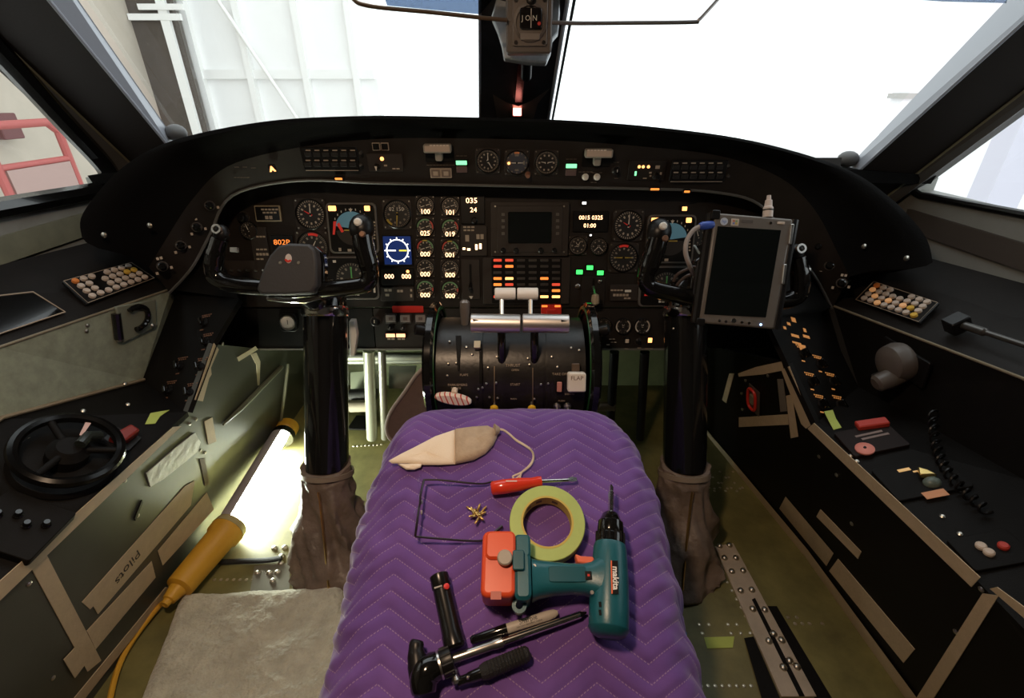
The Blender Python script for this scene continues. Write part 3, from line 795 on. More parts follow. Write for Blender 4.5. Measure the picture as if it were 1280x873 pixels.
for i, px in enumerate((488, 504)):
    knob('tiny black knob between the square buttons and the lit bars, %s' % ('captain column end' if i == 0 else 'trim wheel end'), px, 410, 3, h=.008)
# ---- arch panel: things under the hood lip
gauge('round gauge under the hood, nearest the captain fire handle', 610, 201, 13.5, GP, ticks=40, big=12, needles=((90, .7), (300, .6)), lum=.75)
tA = gauge('round standby horizon under the hood, between two round gauges', 646, 203, 13.5, GP, ticks=12, big=4, needles=((0, .6), (180, .6)), arcs=((75, 105, mat('arc_orange', (.7, .25, .1), .5)),), lum=.4, base=(.05, .055, .075), name='standby_horizon')
sG = GP.mpp(646, 203)
part(tA, 'lamp', MB().lathe([(1.8 * sG, .006), (1.5 * sG, .009)], 10, MX.Translation((-10 * sG, -.5 * sG, 0))), LIT_WARM)
part(tA, 'cage_knob', knobmb(3.4 * sG, .02, (14 * sG, -14 * sG, .004)), mat('knob_copper', (.4, .2, .13), .35, .4))
gauge('round gauge with bright numerals under the hood, nearest the copilot fire handle', 683, 203, 13.5, GP, ticks=40, big=10, needles=((170, .5), (10, .6)), lum=.9)
for px, lab, yy in ((549, 'captain', 187), (746, 'copilot', 193)):
    t = thing('fire_handle', 'grey T-shaped fire handle under the hood, %s side' % lab, 'handle', GP.mtx(px, yy, .001), None, arch)
    s = GP.mpp(px, yy)
    part(t, 'recess', MB().rbox((0, -5 * s, .001), (36 * s, 20 * s, .002), .003, .0005), BLACK)
    part(t, 'shaft', MB().rbox((0, -4 * s, .009), (9 * s, 16 * s, .018), .004, .002), mat('handle_grey', (.30, .27, .23), .4))
    part(t, 'bar', MB().rbox((0, 4 * s, .024), (34 * s, 10 * s, .016), .004, .002), mat('handle_grey', (.30, .27, .23), .4))
    part(t, 'legend_strip', MB().rbox((0, 4.2 * s, .0325), (30 * s, 6.5 * s, .001), .001, .0003), mat('legend_cream', (.52, .40, .32), .5))
    marks(t, GP, [(px, yy - 4, 24, 3.5)], mat('legend_print', (.75, .66, .58), .5), .0335)
marks(arch, GP, [(551, 206.5, 36, 2), (732, 215, 18, 2), (746, 216, 14, 2), (714, 199, 14, 2), (577, 195, 14, 2), (770, 203, 8, 2), (770, 223, 6, 2), (742, 228, 8, 2)], CAPT, .001)
for px, py, lab in ((577, 203, 'captain'), (714, 207, 'copilot')):
    t = warning('wide pale green lit caption under the hood, %s side' % lab, px, py, 13.5, 5, LIT_GRNW, GP)
    s = GP.mpp(px, py)
    part(t, 'lower_cap', MB().rbox((0, -8 * s, .003), (13.5 * s, 8 * s, .005), .0015, .0005), mat('cap_mauve', (.12, .075, .07), .5))
for i, px in enumerate((545, 558)):
    t = thing('lit_pushbutton', 'cream framed square pushbutton under the fire handle, %s' % ('outer one' if i == 0 else 'inner one by the green light'), 'button', GP.mtx(px, 216, .001), None, arch)
    s = GP.mpp(px, 216)
    part(t, 'frame', MB().rbox((0, 0, .003), (13.5 * s, 11.5 * s, .006), .0015, .0005), mat('frame_cream', (.45, .36, .28), .5))
    part(t, 'cap', MB().rbox((0, 0, .0065), (11 * s, 9 * s, .002), .001, .0004), mat('cap_taupe', (.20, .15, .12), .5))
    part(t, 'legend', MB().rbox((0, 0, .0078), (6 * s, 5 * s, .0006), .0006, .0002), mat('frame_cream', (.45, .36, .28), .5))
for i, px in enumerate((731.5, 746)):
    knob('small white knob under the copilot fire handle, %s' % ('gauge end' if i == 0 else 'outer end'), px, 221, 4, GP, WHITE, .012, pointer=(i == 0))
knob('black knob under the hood beside the copilot fire handle', 770, 213, 4.5, GP)

def annun(label, x0, y0, x1, y1):
    t, s, wd, h = plate(label, (x0, y0, x1, y1), GPO, SATINB, .005, 'button_bank', 'panel')
    for r_ in range(2):
        for c in range(6):
            px = x0 + 7 + c * (x1 - x0 - 12) / 5.2; py = y0 + 7 + r_ * (y1 - y0) * .45
            lamp(t, GPO, px, py + 2, 8.2, 5.5, mat('button_dark', (.02, .018, .017), .35), 'button', .004, .006)
            lamp(t, GPO, px, py - 3, 6.5, 1.6, CAPT, 'caption', .0005, .0055)
    for px, py in ((x1 + 3, y0 + 7), (x1 + 3, y1 - 6)):
        c = lp(t, GPO, px, py, .003); part(t, 'thumb_screw', MB().lathe([(2 * s, -.003), (2 * s, .003), (1.2 * s, .005)], 10, MX.Translation(c)), mat('screw_dark', (.12, .11, .10), .4, .6))
    part(t, 'rule_line', MB().box((0, -h * .52, .004), (wd * .95, .0012, .001)), CAPT)
    return t
annun('black selector panel with two rows of six buttons under the hood, captain side', 378, 184, 448, 212)
annun('black selector panel with two rows of six buttons under the hood, copilot side', 838, 200, 907, 226)
t = thing('square_button_pair', 'pair of outlined square switches at the hood lip, captain side', 'switch', GP.mtx(476, 183, .001), None, arch); s = GP.mpp(476, 183)
for dx in (-5.4, 5.4):
    part(t, 'frame', MB().rbox((dx * s, 0, .002), (9.6 * s, 9 * s, .004), .0008, .0003), CAPT); part(t, 'cap', MB().rbox((dx * s, 0, .0045), (8 * s, 7.4 * s, .002), .0006, .0003), SATINB)
t, s, wd, h = plate('small panel with an amber lamp and a pointed knob under the hood, captain side', (460, 192, 504, 214), GP, PANEL2, .004, 'lighting_panel', 'panel')
part(t, 'amber_lamp', MB().lathe([(2.5 * s, .004), (2.2 * s, .007), (1 * s, .009)], 12, MX.Translation(lp(t, GP, 478, 198))), LIT_WARM)
part(t, 'knob', knobmb(3.5 * s, .012, lp(t, GP, 472, 208, .004)), SATINB)
part(t, 'pointer', MB().prism([(-.003, .004), (.003, .004), (.0008, -.006), (-.0008, -.006)], .0165, .0175), NEEDLE, m=MX.Translation(lp(t, GP, 472, 208)))
marks(t, GP, [(482, 207, 5, 2), (495, 211, 10, 1.5)], CAPT, .0045)
t, s, wd, h = plate('small panel with three amber lamps, a green bar and a knob under the hood', (785, 200, 832, 225), GP, PANEL, .004, 'lighting_panel', 'panel')
for px in (798.5, 803.5, 810): part(t, 'amber_lamp', MB().lathe([(2 * s, .004), (1.6 * s, .007)], 10, MX.Translation(lp(t, GP, px, 208))), LIT_WARM)
lamp(t, GP, 794.5, 217, 2.5, 5.5, LIT_GRNW, 'green_bar', .001, .005)
part(t, 'knob', knobmb(4.5 * s, .014, lp(t, GP, 820, 220, .004)), SATINB)
marks(t, GP, [(822, 209, 7, 4), (813, 216, 4, 2), (813, 220, 3, 2), (806, 223, 6, 1.5), (826, 217, 3, 3)], CAPT, .0045)
tt = warning('amber caption light reading A at the captain end of the hood strip', 340.5, 210, 6, 7, SATINB, GL)
text(tt, 'A', .016, LIT_WARM, (0, 0, .0065), name='lit_letter', bold=.0012)
marks(arch, GL, [(296, 209, 7, 1.5), (306, 209, 7, 1.5), (317, 210, 7, 1.5), (302, 222, 20, 1.5)], CAPT, .001)
for px, py, w_, lab in ((424, 223, 9, 'captain'), (818, 236, 11, 'copilot'), (858, 239, 7, 'outer copilot')):
    warning('orange flood lamp glowing under the hood strip, %s end' % lab, px, py, w_, 2.5, mat('lit_flood_orange', (1, .4, .1), .5, emit=1.2, ecol=(1, .3, .05)), GP)
# arch strip sides: sloped runs of selector knobs
for sgn, rows in ((-1, ((262, 257, .0), (246, 284, .0), (226, 307, 0.), (203, 333, 0))), (1, ((1007, 285, 0), (1023, 308, 0), (1037, 332, 0), (1052, 354, 0)))):
    for i, (px, py, _) in enumerate(rows):
        y = 1.155 if i == 0 else (1.125 if i == 1 else (1.10 if i == 2 else 1.06))
        p = hy(px, py, y); nv = (CAM - p).normalized()
        m = nv.to_track_quat('Z', 'Y').to_matrix().to_4x4(); m.translation = p + nv * .012
        t = thing('selector_knob', '%s black selector knob on the sloping end of the hood strip, %s' % (('topmost', 'second', 'third', 'lowest')[i], CAPTAIN if sgn < 0 else COP), 'knob', m, None, arch)
        part(t, 'skirt', MB().lathe([(.012, -.012), (.011, .002)], 16), PANEL2)
        part(t, 'grip', knobmb(.0085, .014, (0, 0, .002)), GLOSSB)
        mb = MB()
        for dx, dy in ((-.004, .018), (.003, .0185), (.016, -.006), (-.014, -.014)):
            mb.box((dx, dy, -.009), (.005, .006, .0006))
        part(t, 'caption', mb, CAPT)

# ================================================================== CONTROL COLUMNS AND YOKES
LEATHER = mat('boot_leather_brown', (.17, .13, .105), .45, bump=.6, bscale=28, bdist=.012, var=.4, vscale=14)
def column(s, cx, boot_px, label, yoke_shift):
    top = V((cx, 1.085, .60)); bot = V((cx - s * .0, .905, .225))
    t = thing('control_column', label, 'control column', MX.Translation((cx, .83, 0)))
    iv = MX.Translation((-cx, -.83, 0))
    part(t, 'tube', MB().rod(iv @ bot, iv @ ext(bot, top, .92), [(0, .051), (1, .051)], 32), mat('column_gloss_black', (.008, .008, .008), .15, coat=.5, bump=.05, bscale=40))
    part(t, 'collar', MB().rod(iv @ ext(bot, top, .90), iv @ ext(bot, top, .96), [(0, .053), (.2, .056), (.8, .056), (1, .05)], 32), CHROME)
    part(t, 'neck', MB().rod(iv @ ext(bot, top, .95), iv @ ext(bot, top, 1.12), [(0, .050), (.6, .048), (.9, .040), (1, .02)], 28), GLOSSB)
    for k in range(3):
        a = -.9 + k * .5
        part(t, 'rivet', MB().sphere(iv @ (ext(bot, top, .86) + V((.0505 * math.sin(a), -.0505 * math.cos(a), 0))), .004, 8, 5), BOLT)
    if s < 0:
        bq = [hy(436, 402, 1.10), hy(443, 402, 1.10), hy(446, 420, 1.09), hy(443, 445, 1.08), hy(437, 446, 1.08)]  # white piece stands in for the bright lamp-lit patch beside the column
        part(t, 'lit_patch_bracket', MB().loft([[iv @ (p + V((0, k, 0))) for p in bq] for k in (0, .02)]), WHITE, 'white bracket standing in for a lamp-lit patch on the column neck', bevel=.002)
    # leather boot
    b0 = V((cx - s * .015, .80, .0)); loops = []
    prof = [(1.06, .060, .052), (1.0, .057, .055), (.96, .060, .057), (.86, .058, .056), (.66, .066, .062), (.42, .082, .072), (.2, .094, .082), (.06, .092, .09), (0, .084, .088)]
    from mathutils import noise as nz_
    dense = catmull(prof, 7)
    for q, rx, ry in dense:
        c = ext(b0, bot + V((0, -.005, .0)), q); l = []
        for k in range(64):
            a = 2 * PI * k / 64
            amp = min(1, max(0, (1.0 - q) * 2.2)) if q < .93 else 0
            ridge = 1 - abs(nz_.noise(V((math.cos(a) * 1.6 + q * .9, math.sin(a) * 1.6, q * 2.4 + s)))) * 2
            fold = 1 - abs(math.sin(a * 2.5 + q * 4.5 + s)) ** .6
            f = 1 + amp * (.36 * ridge - .24 + .16 * fold + .05 * nz_.noise(V((math.cos(a) * 5, math.sin(a) * 5, q * 9)))) + (.035 * math.sin(a * 9 + q * 14) if q > .80 else 0)
            l.append(iv @ (c + V((rx * f * math.cos(a), ry * f * math.sin(a), .012 * math.sin(a * 4 + s) * (1 - q) * q * 3))))
        loops.append(l)
    bo = part(t, 'boot', MB().loft(loops), LEATHER, 'wrinkled brown leather boot', smooth=1.5)
    part(t, 'boot_strap', MB().ringlathe([(.052, -.006), (.062, -.006), (.062, .006), (.052, .006)], 28, MX.Translation(iv @ ext(b0, bot, .955)) @ (top - bot).to_track_quat('Z', 'Y').to_matrix().to_4x4()), mat('strap_tan', (.26, .21, .16), .6))
    zp = [iv @ (ext(b0, bot + V((0, -.005, 0)), q) + V((s * -.02 * (1 - q), -(ry + .004) * (1.0 + .02), .0))) for q, rx, ry in prof[2:8]]
    part(bo, 'zip', MB().tube(zp, .003, 6), BRASS)
    return t, top
tC, topL = column(-1, -.455, None, 'glossy black captain control column with brown leather boot', 0)
tD, topR = column(1, .425, None, 'glossy black copilot control column with brown leather boot', 0)

YP = Plane((0, .975, .71), (1, 0, 0), (0, .42, .9))
def yoke(s, dx, label):
    """captain yoke traced on its own plane; the copilot yoke mirrors it"""
    o = YP.hit(370, 345)
    cx = o.x if s < 0 else dx
    t = thing('control_yoke', label, 'control yoke', MX.Translation((cx, o.y, o.z)))
    basis = MX((YP.u, YP.w, YP.n)).transposed().to_4x4()
    t.matrix_local = MX.Translation((cx, o.y, o.z)) @ basis if s < 0 else MX.Translation((cx, o.y, o.z - .024)) @ basis @ MX.Rotation(-.11, 4, 'Z')
    mi = (MX.Translation(o) @ basis).inverted()
    def q(px, py, z=0.):
        p = mi @ YP.hit(px, py); p.z = z
        if s > 0: p.x = -p.x
        return p
    # horns
    h1 = smooth3([q(336, 360, -.005), q(300, 357, 0), q(280, 352, .0), (q(270, 344, .004)), q(271, 330, .01), q(276, 314, .016), q(282, 300, .02)], 5)
    part(t, 'horn', MB().tube(h1, [.0185] * (len(h1) - 12) + [.0195] * 6 + [.0175] * 6, 14), GLOSSB)
    h2 = smooth3([q(402, 362, -.005), q(430, 360, 0), q(455, 356, 0), q(463, 347, .004), q(462, 330, .01), q(458, 312, .016), q(456, 296, .02)], 5)
    part(t, 'horn', MB().tube(h2, [.0185] * (len(h2) - 12) + [.021] * 6 + [.0215] * 6, 14), GLOSSB)
    # grip heads and switches
    for (px, py) in ((284, 294), (456, 288)):
        g = q(px, py, .02)
        hd = part(t, 'grip_head', MB().sphere((g.x, g.y, g.z), .0265 if px > 400 else .016, 14, 8, (1, 1.15, .9)), SATINB)
        if px > 400:
            part(hd, 'thumb_button', MB().lathe([(.008, 0), (.008, .006), (.005, .009)], 14, MX.Translation((g.x, g.y + .008, g.z + .022))), WHITE)
            part(hd, 'trim_switch', MB().lathe([(.006, 0), (.007, .004), (.005, .008)], 12, MX.Translation((g.x + .008, g.y - .016, g.z + .02))), mat('switch_bronze', (.25, .14, .09), .4, .5))
        else:
            part(hd, 'trigger_ring', MB().ringlathe([(.006, -.003), (.010, -.003), (.010, .003), (.006, .003)], 18, MX.Translation((g.x, g.y + .006, g.z + .016))), STEEL)
            part(hd, 'switch_pair', MB().box((g.x + .026, g.y - .034, g.z), (.014, .009, .009)), STEEL)
    # hub pad
    pad = [q(*p) for p in ((330, 364), (337, 342), (346, 322), (357, 310), (370, 307), (394, 308), (402, 315), (404, 330), (404, 358), (398, 368), (370, 370), (338, 370))]
    part(t, 'hub_pad', MB().prism([(p.x, p.y) for p in pad], .004, .034), mat('pad_dark_grey', (.035, .034, .036), .55, bump=.2, bscale=250), 'dark grey hub pad', bevel=.006)
    part(t, 'hub_base', MB().prism([(p.x * 1.06, p.y * 1.04 - .003) for p in pad], -.02, .003), GLOSSB, bevel=.004)
    part(t, 'chrome_lip', MB().tube([q(338, 373, .01), q(360, 376, .014), q(385, 377, .014), q(402, 372, .01)], .005, 8), CHROME)
    c = q(370, 326)
    part(t, 'emblem', MB().lathe([(.0085, .034), (.0080, .0352)], 20, MX.Translation((c.x, c.y, 0)) @ MX.Diagonal((.8, 1.15, 1, 1))), mat('emblem_cream', (.62, .54, .50), .5), 'cream oval emblem with red lower edge')
    part(t, 'emblem_mark', MB().arc(.0035, .0078, 190, 330, .0353, 10), RED, m=MX.Translation((c.x, c.y, 0)))
    for px in (360, 382):
        k = q(px, 331); part(t, 'screw', MB().lathe([(.0035, .034), (.003, .0352)], 8, MX.Translation((k.x, k.y, 0))), BOLT)
    part(t, 'hub_shaft', MB().cyl((0, -.02, -.02), (0, -.05, -.115), .032, .030, 20), GLOSSB)
    return t
yoke(-1, 0, 'black ram-horn captain control yoke with grey hub pad')
yoke(1, .445, 'black ram-horn copilot control yoke behind the tablet computer')

# ================================================================== THROTTLE QUADRANT
AX = V((0, .945, .487)); RD = .112
def drum_hit(px, py, r=RD):
    d = ray(px, py); o = CAM - AX
    a = d.y ** 2 + d.z ** 2; b = 2 * (d.y * o.y + d.z * o.z); c = o.y ** 2 + o.z ** 2 - r * r
    t = (-b - math.sqrt(max(b * b - 4 * a * c, 0))) / (2 * a)
    return CAM + d * t
def drum_mtx(px, py, r=RD):
    p = drum_hit(px, py, r); n = V((0, p.y - AX.y, p.z - AX.z)).normalized()
    u = V((1, 0, 0)); wv = n.cross(u)
    m = MX((u, wv, n)).transposed().to_4x4(); m.translation = p; return m
def dpx(px, py): 
    p = drum_hit(px, py); return (p.y * CP + (CAM.z - p.z) * SP) / F
tq = thing('throttle_quadrant', 'black drum-shaped throttle quadrant between the yokes', 'throttle quadrant', MX.Translation((0, .95, 0)))
iq = MX.Translation((0, -.95, 0))
DRUMM = mat('drum_worn_black', (.016, .014, .0125), .36, bump=.15, bscale=120, var=.5, vscale=25)
part(tq, 'drum', MB().lathe([(RD, -.156), (RD, .150)], 64, MX.Translation((0, 0, AX.z)) @ MX.Rotation(PI / 2, 4, 'Y')), DRUMM)
part(tq, 'pedestal_body', MB().box((0, .06, .24), (.30, .30, .46)), BLACK)
for x0, x1 in ((-.158, -.062), (-.056, .066), (.072, .152)):
    n = 20; loops = []
    for k in range(n + 1):
        a = math.radians(-75 - k * 11 + 140)
        loops.append([(x, (RD + r_) * -math.sin(a + .9) , AX.z + (RD + r_) * math.cos(a + .9)) for x, r_ in ((x0, -.002), (x1, -.002), (x1, .003), (x0, .003))])
    part(tq, 'cover_plate', MB().loft(loops), DRUMM)
# captions on the drum
def dtext(s, px, py, hpx, mm=CAPT):
    m = iq @ drum_mtx(px, py, RD + .0036)
    text(tq, s, hpx * dpx(px, py), mm, name='caption', extra=m)
dtext('START', 644, 481, 4.2); dtext('OPEN', 644, 463, 3.6); dtext('PARK/EMERG', 572, 481.5, 4.2); dtext('BRAKE', 570, 485.5, 4.2); dtext('THRUST', 641, 457, 5); dtext('TAKE OFF', 700, 468, 4.4); dtext('FLAPS', 580, 469, 4)
dtext('RAIN', 642, 499, 3.5); dtext('DOWN', 712, 493, 3.5); dtext('PUSH', 702, 501.5, 3.6)
# slots, rivets and levers
for px, y0, y1 in ((618, 458, 508), (666, 460, 508), (601, 430, 480), (573, 420, 464)):
    mb = MB(); loops = []
    for k in range(7):
        m = iq @ drum_mtx(px, y0 + (y1 - y0) * k / 6, RD + .0034)
        w_ = .0012 if px in (618, 666) else (.003 if px == 601 else .006 * (1 - k / 8))
        loops.append([m @ V((-w_, 0, 0)), m @ V((w_, 0, 0)), m @ V((w_, 0, .0006)), m @ V((-w_, 0, .0006))])
    part(tq, 'slot', mb.loft(loops), mat('slot_metal', (.22, .17, .12), .4, .6) if px in (618, 666) else BLACK)
rv = MB().sphere((0, 0, 0), .0028, 8, 4, (1, 1, .6)).mesh('rivet')
for (px, py) in ((562, 427), (570, 454), (583, 434), (590, 443), (559, 470), (598, 487), (603, 485), (608, 480), (620, 479), (685, 480), (676, 481), (662, 456), (697, 459), (714, 435), (724, 438), (610, 460), (621, 446), (660, 448), (690, 446), (596, 497), (612, 497), (622, 498), (668, 499), (560, 455)):
    link('rivet', rv, tq, iq @ drum_mtx(px, py, RD + .003), BOLT)
# trim wheels
for sgn, lab in ((-1, 'black glossy trim wheel on the captain side of the throttle quadrant'), (1, 'black glossy trim wheel on the copilot side of the throttle quadrant')):
    x = sgn * .171
    t = thing('trim_wheel', lab, 'wheel', MX.Translation((x, .95, .50)), None, tq)
    rot = MX.Rotation(PI / 2, 4, 'Y')
    part(t, 'rim', MB().ringlathe([(.112, -.008), (.130, -.011), (.138, -.006), (.138, .006), (.130, .011), (.112, .008)], 48, rot), GLOSSB)
    part(t, 'web', MB().lathe([(.113, -.004), (.113, .004)], 40, rot), SATINB)
    part(t, 'green_band', MB().ringlathe([(.1285, -sgn * .010), (.1285, -sgn * .0125), (.122, -sgn * .0125), (.122, -sgn * .010)], 48, rot), mat('band_green', (.02, .10, .03), .35), 'thin green painted band')
    hp = V((-sgn * .0, -.09, .10))
    part(t, 'crank_knob', MB().rod((0, -.058, .108), (sgn * .03, -.066, .118), [(0, .008), (.5, .012), (.9, .012), (1, .006)], 14), SATINB)
# thrust levers
for i, (x0, x1, rx) in enumerate(((588.5, 650.5, 627), (653, 711, 668))):
    y = .862
    a, b = hy(x0, 404, y), hy(x1, 405, y); c = (a + b) / 2
    t = thing('thrust_lever', 'thrust lever with a polished silver cylinder handle, %s side' % ('captain' if i == 0 else 'copilot'), 'lever', MX.Translation(c), None, tq)
    part(t, 'handle', MB().rod(a - c, b - c, [(0, .0165), (.015, .0188), (.985, .0188), (1, .0165)], 32), mat('polished_silver', (.80, .75, .72), .40, 1.), 'polished silver cylinder handle')
    part(t, 'arrow_mark', MB().prism([(-.006, -.002), (-.006, .003), (.006, .0)], .0, .0004), SATINB, m=MX.Translation(ext(a, b, .12 if i == 0 else .88) - c + V((0, -.0145, .0125))) @ MX.Rotation(.7, 4, 'X'))
    e = drum_hit(rx, 455); ra = hy(rx, 410, y)
    part(t, 'arm', MB().tube([ra - c, ext(ra, e, .5) - c + V((0, -.004, .0)), e - c + V((0, .01, 0))], .0085, 12), GLOSSB)
# reverse levers with white grips
for i, (x0, x1, rx) in enumerate(((618.5, 644.5, 627), (646.5, 672.5, 663))):
    a, b = hy(x0, 367.5, .985), hy(x1, 367.5, .985); c = (a + b) / 2
    t = thing('reverse_lever', 'short lever with a white cylinder grip, %s side' % ('captain' if i == 0 else 'copilot'), 'lever', MX.Translation(c), None, tq)
    part(t, 'grip', MB().rod(a - c, b - c, [(0, .012), (.04, .0135), (.96, .0135), (1, .012)], 24), mat('grip_white', (.92, .87, .82), .4))
    e = hy(rx, 398, .955)
    part(t, 'arm', MB().tube([hy(rx, 368, .985) - c, e - c, V((e.x, .945, .595)) - c], .005, 10), STEEL)
# fuel levers with yellow tips
for i, px in enumerate((618, 664.5)):
    m = drum_mtx(px, 505, RD + .003)
    t = thing('fuel_lever', 'small lever with a round yellow tip on the drum, %s side' % ('captain' if i == 0 else 'copilot'), 'lever', m, None, tq)
    part(t, 'stem', MB().cyl((0, 0, -.004), (0, 0, .012), .003), STEEL)
    part(t, 'tip', MB().lathe([(.006, .010), (.0085, .012), (.0085, .017), (.006, .019)], 16), mat('yellow_plastic', (.75, .45, .02), .4))
# flap lever
m = drum_mtx(719, 475, RD + .004); s = dpx(719, 475)
t = thing('flap_lever', 'flap lever with a square white handle lettered FLAP', 'lever', m, None, tq)
part(t, 'handle', MB().rbox((0, 0, .018), (22 * s, 23.5 * s, .018), .004, .002), mat('flap_white', (.78, .74, .68), .45))
text(t, 'FLAP', 7.2 * s, mat('ink_brown', (.16, .11, .08), .6), (0, 5.5 * s, .0272), sx=1.0)
part(t, 'arm', MB().tube([(0, .016, -.003), (0, .014, .008), (0, .006, .012)], .004, 8), STEEL)
part(t, 'bracket', MB().rbox((0, 16 * s, .003), (10 * s, 10 * s, .006), .002, .001), mat('bracket_bronze', (.16, .11, .08), .4, .5))
# brake handle, striped
m = drum_mtx(566.5, 499, RD + .022) @ MX.Rotation(math.radians(-11), 4, 'Z'); s = dpx(566, 499)
t = thing('brake_handle', 'oval parking brake handle with red and white stripes', 'handle', m, None, tq)
STR = bpy.data.materials.new('red_white_stripes'); STR.use_nodes = True; MATS['stripes'] = STR
nt = STR.node_tree; tcn = nt.nodes.new('ShaderNodeTexCoord'); sp = nt.nodes.new('ShaderNodeSeparateXYZ'); nt.links.new(tcn.outputs['Object'], sp.inputs[0])
ph = mth(nt, 'FRACT', mth(nt, 'ADD', mth(nt, 'MULTIPLY', mth(nt, 'ADD', sp.outputs[0], mth(nt, 'MULTIPLY', sp.outputs[1], .55)), 1 / (6.6 * s)), 50.3))
mixs = nt.nodes.new('ShaderNodeMix'); mixs.data_type = 'RGBA'; nt.links.new(mth(nt, 'LESS_THAN', ph, .26), mixs.inputs['Factor'])
mixs.inputs['A'].default_value = (.80, .70, .62, 1); mixs.inputs['B'].default_value = (.55, .06, .04, 1)
nt.links.new(mixs.outputs['Result'], nt.nodes['Principled BSDF'].inputs['Base Color'])
el = [(22.5 * s * math.cos(2 * PI * k / 32), 7.2 * s * math.sin(2 * PI * k / 32)) for k in range(32)]
part(t, 'grip', MB().prism(el, -.008, .006), STR, bevel=.003)
part(t, 'shaft', MB().cyl((0, .004, -.03), (0, .003, -.006), .006), STEEL)
part(t, 'release_button', MB().lathe([(.0065, -.006), (.0065, .004), (.004, .007)], 14, MX.Translation((0, 8 * s, -.008))), mat('button_cream', (.75, .62, .5), .4))
# small switches on the drum
t = thing('slide_switch', 'small pink slide switch beside the flap lever', 'switch', drum_mtx(699, 483, RD + .003), None, tq); s = dpx(699, 483)
part(t, 'frame', MB().rbox((0, 0, .001), (9 * s, 16 * s, .002), .001, .0004), SATINB); part(t, 'slider', MB().rbox((0, 0, .004), (6 * s, 12.5 * s, .005), .0015, .0008), mat('pink_plastic', (.62, .28, .24), .45))
for i, px in enumerate((696, 709)):
    t = thing('toggle_switch', 'steel toggle at the foot of the drum, %s' % ('under the pink slide switch' if i == 0 else 'under the flap handle'), 'switch', drum_mtx(px, 507, RD + .003), None, tq)
    part(t, 'collar', MB().lathe([(.008, 0), (.008, .005), (.005, .008)], 14), STEEL); part(t, 'bat', MB().rod((0, 0, .006), (0, -.002, .022), [(0, .0025), (.8, .004), (1, .0025)], 10), STEEL)
t = thing('speed_brake_lever', 'lever with a small white square tab on the drum', 'lever', drum_mtx(597, 434, RD + .003), None, tq); s = dpx(597, 434)
part(t, 'tab', MB().rbox((0, 0, .010), (8 * s, 9.5 * s, .008), .001, .0006), mat('tab_ivory', (.58, .54, .42), .5)); part(t, 'stem', MB().cyl((0, 0, -.003), (0, 0, .008), .003), STEEL)
# tall grey handle standing beside the silver handles
hb = hy(581, 412, .94); ht = hy(581, 375, .955)
t = thing('speed_brake_handle', 'worn grey lever handle standing beside the silver cylinders', 'lever', MX.Translation(hb), None, tq)
part(t, 'grip', MB().rod((0, 0, 0), ht - hb, [(0, .007), (.2, .008), (.7, .011), (.92, .011), (1, .006)], 16), mat('worn_grey', (.22, .19, .17), .35, .5))
part(t, 'base_clip', MB().rbox((-.012, .005, -.01), (.05, .02, .02), .004, .002), mat('clip_brown', (.16, .11, .09), .5))
part(t, 'stem', MB().cyl((0, 0, 0), V((hb.x, .945, .595)) - hb, .004), STEEL)
# red lettered lock behind the copilot silver handle
t, s, wd, h = plate('red latch plate behind the copilot silver handle', (676, 380, 701, 392), m_=RED, th=.02, name='gust_lock_latch', cat='latch')
part(t, 'tongue', MB().rbox((0, -h * .35, .024), (wd * .45, h * .9, .008), .002, .001), RED)
for px in (680, 696): part(t, 'lit_bar', MB().rbox(((px - 688.5) * s, h * .42, .021), (7 * s, 2.4 * s, .002), .0005, .0003), LIT_ORG)
# brown carpeted pedestal side with piping
kp = [(541, 450), (521, 468), (506, 490), (489, 514), (483, 534), (487, 548), (500, 556), (548, 556)]
kk = Plane((0, .985, .3), (1, 0, 0), (0, .05, 1))
t = thing('pedestal_side_panel', 'brown carpeted kick panel with pale piping beside the throttle drum', 'panel', kk.mtx(515, 505))
pl = [lp(t, kk, *p) for p in kp]
crv = catmull([(p.x, p.y) for p in pl[:7]], 5) + [(pl[7].x, pl[7].y)]
part(t, 'carpet', MB().prism(crv, -.02, 0), mat('carpet_mauve_brown', (.15, .10, .088), .95, bump=.6, bscale=700, var=.12, vscale=60, sheen=.3))
part(t, 'piping', MB().tube([(x, y, .001) for x, y in crv[:-1]], .0045, 8), mat('piping_grey', (.36, .31, .28), .7))

# ================================================================== RUDDER PEDALS in the captain footwell
PEDM = mat('pedal_alloy_green', (.45, .47, .36), .35, .3)
t = thing('rudder_pedal_assembly', 'pale green rudder pedal frame in the captain footwell', 'pedals', MX.Translation((-.36, 1.2, 0)))
iv = MX.Translation((.36, -1.2, 0))
for px in (462, 478):
    a, b = hy(px - 1, 438, 1.235), hz(px + 3, 548, .03)
    part(t, 'pedal_arm', MB().tube([iv @ a, iv @ ext(a, b, .5), iv @ b], [.017 if px < 470 else .012] * 3, 14), PEDM if px < 470 else mat('arm_steel', (.5, .5, .44), .3, .7))
for py, y, r_ in ((446, 1.36, .016), (452, 1.42, .011)):
    part(t, 'torque_tube', MB().cyl(iv @ hy(436, py, y), iv @ hy(556, py - 1, y), r_, seg=16), mat('tube_bright', (.70, .72, .62), .3, .6))
part(t, 'pedal_plate', MB().quadslab([iv @ hy(*p) for p in ((438, 466, 1.40), (472, 464, 1.40), (474, 486, 1.36), (438, 488, 1.36))], .012, (0, -1, .4)), mat('pedal_plate_green', (.42, .46, .33), .45))
part(t, 'pedal_plate', MB().quadslab([iv @ hy(*p) for p in ((486, 458, 1.40), (520, 458, 1.40), (514, 486, 1.36), (486, 486, 1.36))], .012, (0, -1, .4)), mat('pedal_plate_dark', (.09, .095, .07), .5))
part(t, 'tread_bar', MB().cyl(iv @ hy(438, 494, 1.33), iv @ hy(470, 493, 1.33), .02, seg=14), mat('tread_black', (.03, .03, .028), .7))
